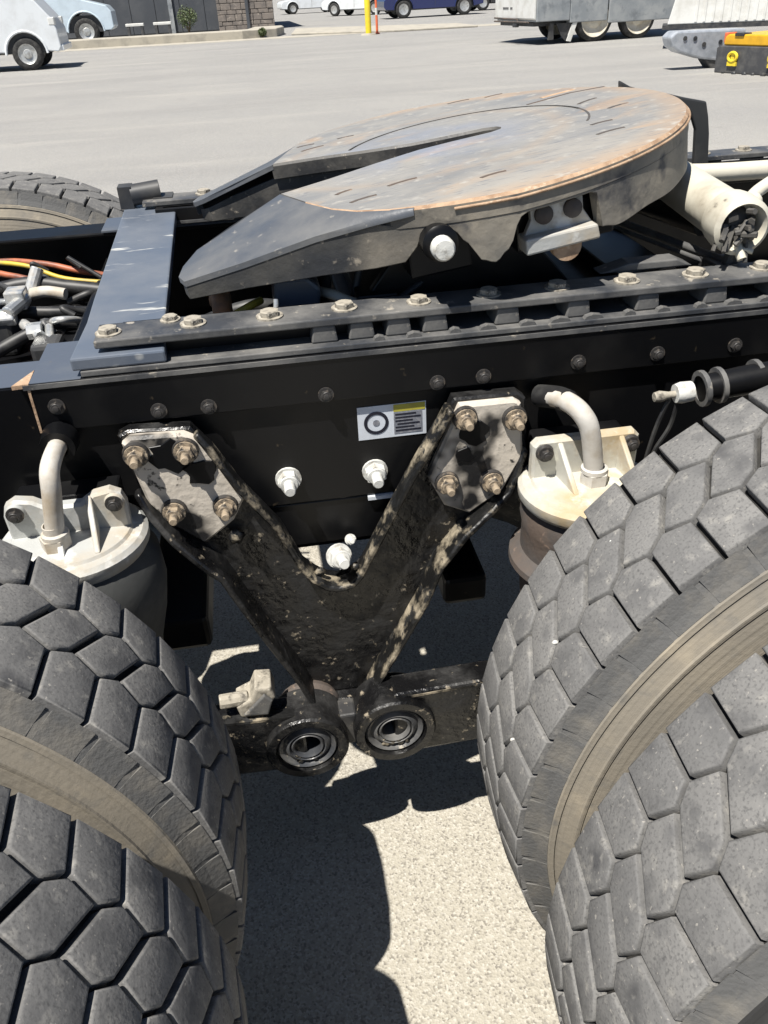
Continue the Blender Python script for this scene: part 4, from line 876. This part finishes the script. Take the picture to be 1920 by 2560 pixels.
van_top = [(2.35, .42), (2.45, .50), (2.44, .95), (2.30, 1.12), (1.55, 1.32), (.95, 2.05), (.70, 2.15), (-2.6, 2.2), (-2.75, 2.0), (-2.75, .45)]
trk_top = [(.82, .40), (.90, .50), (.88, .92), (.80, 1.18), (.45, 1.62), (-.35, 1.80), (-.75, 2.65), (-1.0, 2.75), (-2.7, 2.75), (-2.72, .48)]
vehicle('white_truck', -5.52, 26.0, .05, [(x, z) for x, z in trk_top], [(0, .39), ], .39, .50, .44, 2.1, 'white', [[(-.45, 1.75), (-.80, 2.5), (-1.9, 2.5), (-1.9, 1.75)]], 'white truck parked at far left in front of the planter kerb', 'truck', 'white vehicles parked by the dark wall',
        lights=[((.70, -1.06, 1.02), (.86, -.75, 1.2), 'trailer_w', 'headlight'), ((.70, .75, 1.02), (.86, 1.06, 1.2), 'trailer_w', 'headlight'), ((.60, -1.0, .42), (.96, 1.0, .56), 'white', 'bumper')])
vehicle('pale_van', -6.0, 41.0, .03, [(x*1.25-1.92, z*1.25) for x, z in van_top], [(0.0, .50), (-4.2, .50)], .50, .70, .52, 2.2, 'palew', [[(.05, 1.72), (-.52, 2.44), (-1.9, 2.44), (-1.9, 1.72)]], 'pale blue-white van standing behind the planter kerb', 'van', 'white vehicles parked by the dark wall')
car_top = [(2.15, .34), (2.22, .45), (2.20, .68), (2.05, .80), (1.15, .95), (.45, 1.40), (.1, 1.46), (-1.1, 1.46), (-1.55, 1.30), (-2.0, 1.05), (-2.2, .98), (-2.22, .40)]
cw = [[(.95, .98), (.40, 1.34), (-.25, 1.38), (-.25, .98)], [(-.35, .98), (-.35, 1.38), (-1.1, 1.38), (-1.5, 1.05)]]
def parked(x, y, rz, m, lab, k=1.0): return vehicle('parked_car', x, y, rz, [(a*k, c*k) for a, c in car_top], [(1.36*k, .34*k), (-1.36*k, .34*k)], .34*k, .42*k, .32*k, 1.8*k, m, [[(a*k, c*k) for a, c in q] for q in cw], lab, 'car', 'cars parked far across the yard')
parked(11.3, 53.0, PI+.06, 'blue', 'dark blue car parked behind the yellow bollard', 1.3)
parked(9.2, 66.0, PI/2+.9, 'white', 'white car partly hidden by the yellow bollard', 1.2)
parked(7.0, 84.0, PI+.12, 'white', 'small white car farthest back, left of the yellow bollard', 1.2)
parked(17.6, 60.0, PI+.10, 'darksteel', 'dark car just behind the blue one', 1.25)
# planter / raised kerb in front of the building
b = MB(); b.prism([(-14, 37.4), (.4, 37.0), (1.8, 37.6), (2.2, 39.5), (2.2, 41.0), (1.0, 41.0), (.6, 38.3), (-14, 38.6)], -.05, .30, axis='z'); pk = b.build('planter_kerb', 'concrete', None, bevel=.03); pk.matrix_world = GM; tag(pk, 'low pale concrete planter kerb in front of the dark wall', 'kerb')
b = MB(); b.box((-60, 35.5, .003), (40, 37.3, .006)); gp = b.build('gutter', 'concrete'); gp.matrix_world = GM; tag(gp, kind='structure')
b = MB(); b.prism([(2.4, 38.0), (6.2, 35.2), (9.5, 35.0), (9.5, 38.5), (3.0, 44.0)], .0, .07, axis='z'); isl = b.build('traffic_island', 'concrete', None, bevel=.02); isl.matrix_world = GM; tag(isl, kind='structure')
# building: dark panelled wall, stone pillar of separate stones, downpipe
bl = empty('building'); place(bl, 0, 47.6, 0, .0); tag(bl, 'dark grey panelled building with a stone corner pillar', 'building')
b = MB(); b.box((-22, .06, -.1), (2.1, 12, 5)); b.build('wall', 'wall', bl)
for i in range(12):
    x = -14.4+i*1.2; b = MB(); b.box((x+.012, .0, .1), (x+1.188, .058, 5)); b.build('wall_panel', 'wall', bl, bevel=.006)
b = MB(); b.box((-.58, -.28, -.1), (2.18, .30, 5)); pil = b.build('stone_pillar', 'mortar', bl)
stn = None; z = .0; row = 0
while z < 1.9:
    hh = random.choice((.19, .24, .29)); x = -.60 - random.uniform(0, .2)
    while x < 2.18:
        ww = random.uniform(.28, .60); x0 = max(x, -.60); x1 = min(x+ww, 2.2)
        if x1-x0 > .08:
            d = random.uniform(.0, .035); b = MB(); b.box((x0+.01, -.34-d, z+.01), (x1-.01, -.27, z+hh-.01)); b.build('stone', 'stone', pil, bevel=.018)
        x += ww
    z += hh
b = MB(); b.box((.80, -.46, -.05), (.96, -.385, 5)); b.build('downpipe', 'wall', bl, bevel=.02)
b = MB(); b.box((-2.95, -.12, .0), (-2.75, -.02, 4)); b.build('window_post', 'trailer_g', bl)
def bench(x, y, label):
    o = empty('concrete_bench'); place(o, x, y, .0); tag(o, label, 'bench', 'pale benches by the dark wall')
    b = MB(); b.box((-.42, -.22, .48), (.42, .22, .60)); b.build('seat', 'trailer_w', o, bevel=.02)
    for s in (-1, 1): b = MB(); b.box((s*.32-.06, -.2, .0), (s*.32+.06, .2, .48)); b.build('leg', 'char', o, bevel=.01)
bench(-4.55, 46.0, 'pale bench by the dark wall, nearer the van'); bench(-3.25, 46.0, 'pale bench by the dark wall, nearer the shrub')
def shrub(x, y, label, r, h):
    o = empty('shrub'); place(o, x, y, .0); tag(o, label, 'shrub')
    b = MB()
    for k in range(6): a = k*1.05; b.tube([(0, 0, .0), (.3*r*math.cos(a), .3*r*math.sin(a), h*.5), (.7*r*math.cos(a), .7*r*math.sin(a), h*.85)], [.02, .014, .005], 6)
    b.build('stem', 'stemm', o)
    b = MB()
    for k in range(900):
        a = random.uniform(0, 2*PI); c = random.gauss(0, .5); q = r*random.uniform(.35, 1.0); p = Vector((q*math.cos(a)*math.cos(c), q*math.sin(a)*math.cos(c), h*.58+h*.45*math.sin(c)*random.uniform(.6, 1)))
        d1 = Vector((random.gauss(0, 1), random.gauss(0, 1), random.gauss(0, 1))).normalized()*.055; d2 = d1.cross(Vector((random.gauss(0, 1), random.gauss(0, 1), random.gauss(0, 1)))).normalized()*.022
        b.add([p-d1, p+d2, p+d1, p-d2], [(0, 1, 2, 3)])
    c_ = b.build('crown', 'leaf', o, kind='stuff')
shrub(-2.05, 46.2, 'small green shrub in front of the dark wall', .5, 1.25)
shrub(1.2, 37.2, 'tiny weed at the foot of the downpipe kerb', .16, .35)
# bollard and marker post
o = empty('bollard'); place(o, 5.02, 33.9, 0); tag(o, 'yellow steel bollard on the pale island', 'bollard')
b = MB(); b.lathe([(0, 0), (.135, 0), (.125, .03), (.11, .04), (.11, 1.15), (.09, 1.22), (.05, 1.26), (0, 1.27)], 24); b.build('post', 'yellow2', o, smooth=40)
b = MB(); b.lathe([(0, 0), (.3, 0), (.27, .05), (.12, .06)], 24); b.build('footing', 'concrete', o, smooth=40)
o = empty('marker_post'); place(o, 5.42, 34.4, 0); tag(o, 'thin orange-red marker post beside the yellow bollard', 'post')
b = MB(); b.lathe([(0, 0), (.10, 0), (.10, .03), (.045, .06), (.045, .62), (.043, .63), (.043, 1.2), (0, 1.22)], 18); b.build('post', 'orange', o, smooth=40)
b = MB(); b.lathe([(.0465, .62), (.0465, .85)], 18); b.build('reflective_band', 'trailer_w', o, smooth=40)
# grey semi-trailer with a white tail panel
tr = empty('semi_trailer'); place(tr, 7.62, 22.0, 0, .13); tag(tr, 'grey semi-trailer with white tail panel and cream rims', 'trailer')
b = MB(); b.prism([(-.06, .60), (-.06, 3.6), (.0, 3.6), (.0, .56)], .02, 2.5); b.build('tail_panel', 'trailer_w', tr, bevel=.01)
for (x0, x1, zb) in ((.005, .93, .52), (.94, 2.00, .46), (2.04, 4.40, .40)):
    b = MB(); b.prism([(x0, zb), (x0, 3.6), (x1+(.2 if x1 > 3 else 0), 3.6), (x1-(.12 if x1 > 3 else 0), zb)], -.02, 2.5); b.build('side_panel', 'trailer_g', tr, bevel=.02)
b = MB(); b.box((.02, .2, .42), (4.3, 2.3, .50)); b.build('subframe', 'darksteel', tr)
b = MB(); b.tube([(-.12, 2.4, .60), (-.12, .9, .58), (-.10, .88, .50)], .02, 8); b.tube([(-.12, 2.4, .52), (-.12, .2, .52)], .018, 8); b.build('tail_bar', 'rust', tr, smooth=40)
b = MB(); b.box((-.16, .9, .40), (-.06, 1.1, .48)); b.build('tail_lamp', 'darksteel', tr, bevel=.01)
b = MB()
for k in range(7): b.box((-.068, 1.9-k*.075-(.1 if k > 4 else 0), .80), (-.0615, 1.95-k*.075-(.1 if k > 4 else 0), .85))
b.build('small_lettering', 'char', tr, kind='stuff')
b = MB(); b.prism([(.38, .10), (.54, .10), (.52, .48), (.42, .48)], .05, .12); b.build('support_leg', 'darksteel', tr, bevel=.01)
b = MB(); b.prism([(.88, .06), (1.00, .04), (1.16, .46), (1.04, .46)], .0, .03); b.build('mud_flap', 'trailer_w', tr)
b = MB(); b.prism([(.60, .46), (.76, .16), (.88, .06), (1.04, .46)], .06, .10); b.build('mud_flap', 'darksteel', tr)
for xw in (1.68, 2.95):
    wheel(tr, xw, .16, .50, .50, .28, 'rimw', .80); wheel(tr, xw, 2.3, .50, .50, .28, 'rimw', .80)
# pale flat trailer with chequered side, nearer on the right
t2 = empty('flat_trailer'); place(t2, 9.35, 18.2, 0, -.45); tag(t2, 'pale trailer body with textured side at the far right', 'trailer')
b = MB(); b.prism([(.0, .46), (.5, 2.6), (9, 2.6), (9, .46)], 0, 1.0); b.build('side_wall', 'trailer_w', t2, bevel=.02)
b = MB(); b.box((-.1, -.03, .37), (9, 1.0, .455)); b.build('side_rail', 'darksteel', t2)
for i in range(26):
    x = .55+i*.17; b = MB(); b.prism([(x, .50), (x+.05, .50), (x+.05, 2.5), (x, 2.5)], -.018, .0); b.build('side_rib', 'trailer_w', t2)
# galvanised outrigger and yellow-topped machine
og = empty('outrigger'); place(og, 0, 13.6, 0, 0); tag(og, 'pale galvanised steel arm with rounded end beside the yellow machine', 'machine arm')
b = MB(); b.prism([(7.16, .50), (7.26, .585), (8.5, .565), (8.5, .10), (8.15, .10), (7.78, .15), (7.36, .27), (7.22, .36)], -.18, .18); b.build('arm', 'galv', og, bevel=.03)
b = MB()
for x, z in ((7.42, .475), (7.60, .465), (7.77, .37), (8.06, .39)): b.lathe([(0, 0), (.035, 0), (.035, .01), (0, .01)], 16, axis_m((x, -.185, z), (0, -1, 0)))
b.build('bolt_hole', 'darksteel', og, kind='stuff')
b = MB(); b.prism([(7.85, .14), (8.3, .12), (8.3, -.01), (7.98, -.01)], -.15, .15); b.build('foot', 'char', og, bevel=.02)
ym = empty('yellow_machine'); place(ym, 7.66, 12.75, 0, -1.25); tag(ym, 'yellow-topped machine with charcoal steel base and round yellow lugs', 'machine')
b = MB(); b.prism([(.0, .0), (-.01, .36), (.05, .385), (4, .385), (4, .0)], 0, 1.3); base = b.build('base_block', 'char', ym, bevel=.015)
b = MB(); b.prism([(.08, .39), (.10, .51), (.16, .545), (4, .545), (4, .39)], .04, 1.2); yt = b.build('yellow_deck', 'yellow', ym, bevel=.02)
b = MB(); b.box((.30, .02, .52), (.48, .2, .565)); b.build('deck_pocket', 'darksteel', yt, bevel=.01)
b = MB(); b.box((.02, .1, .42), (.09, .3, .56)); b.build('corner_lamp', 'orange', yt, bevel=.01)
for x in (.36, 1.15):
    b = MB(); b.tube([(x+.085*math.cos(2*PI*k/20), -.02, .235+.062*math.sin(2*PI*k/20)) for k in range(20)], .024, 8, close=True); b.box((x-.09, -.03, .11), (x+.09, .0, .17)); b.lathe([(0, 0), (.045, 0), (.04, .02), (0, .02)], 14, axis_m((x, .0, .235), (0, -1, 0))); b.build('tie_down_lug', 'yellow2', ym, smooth=40)
b = MB()
for k in range(9): lump(b, (.25+k*.2+random.uniform(-.05, .05), -.05, .012), random.uniform(.025, .05))
b.build('clod_of_dirt', 'darksteel', ym, smooth=60, kind='stuff')
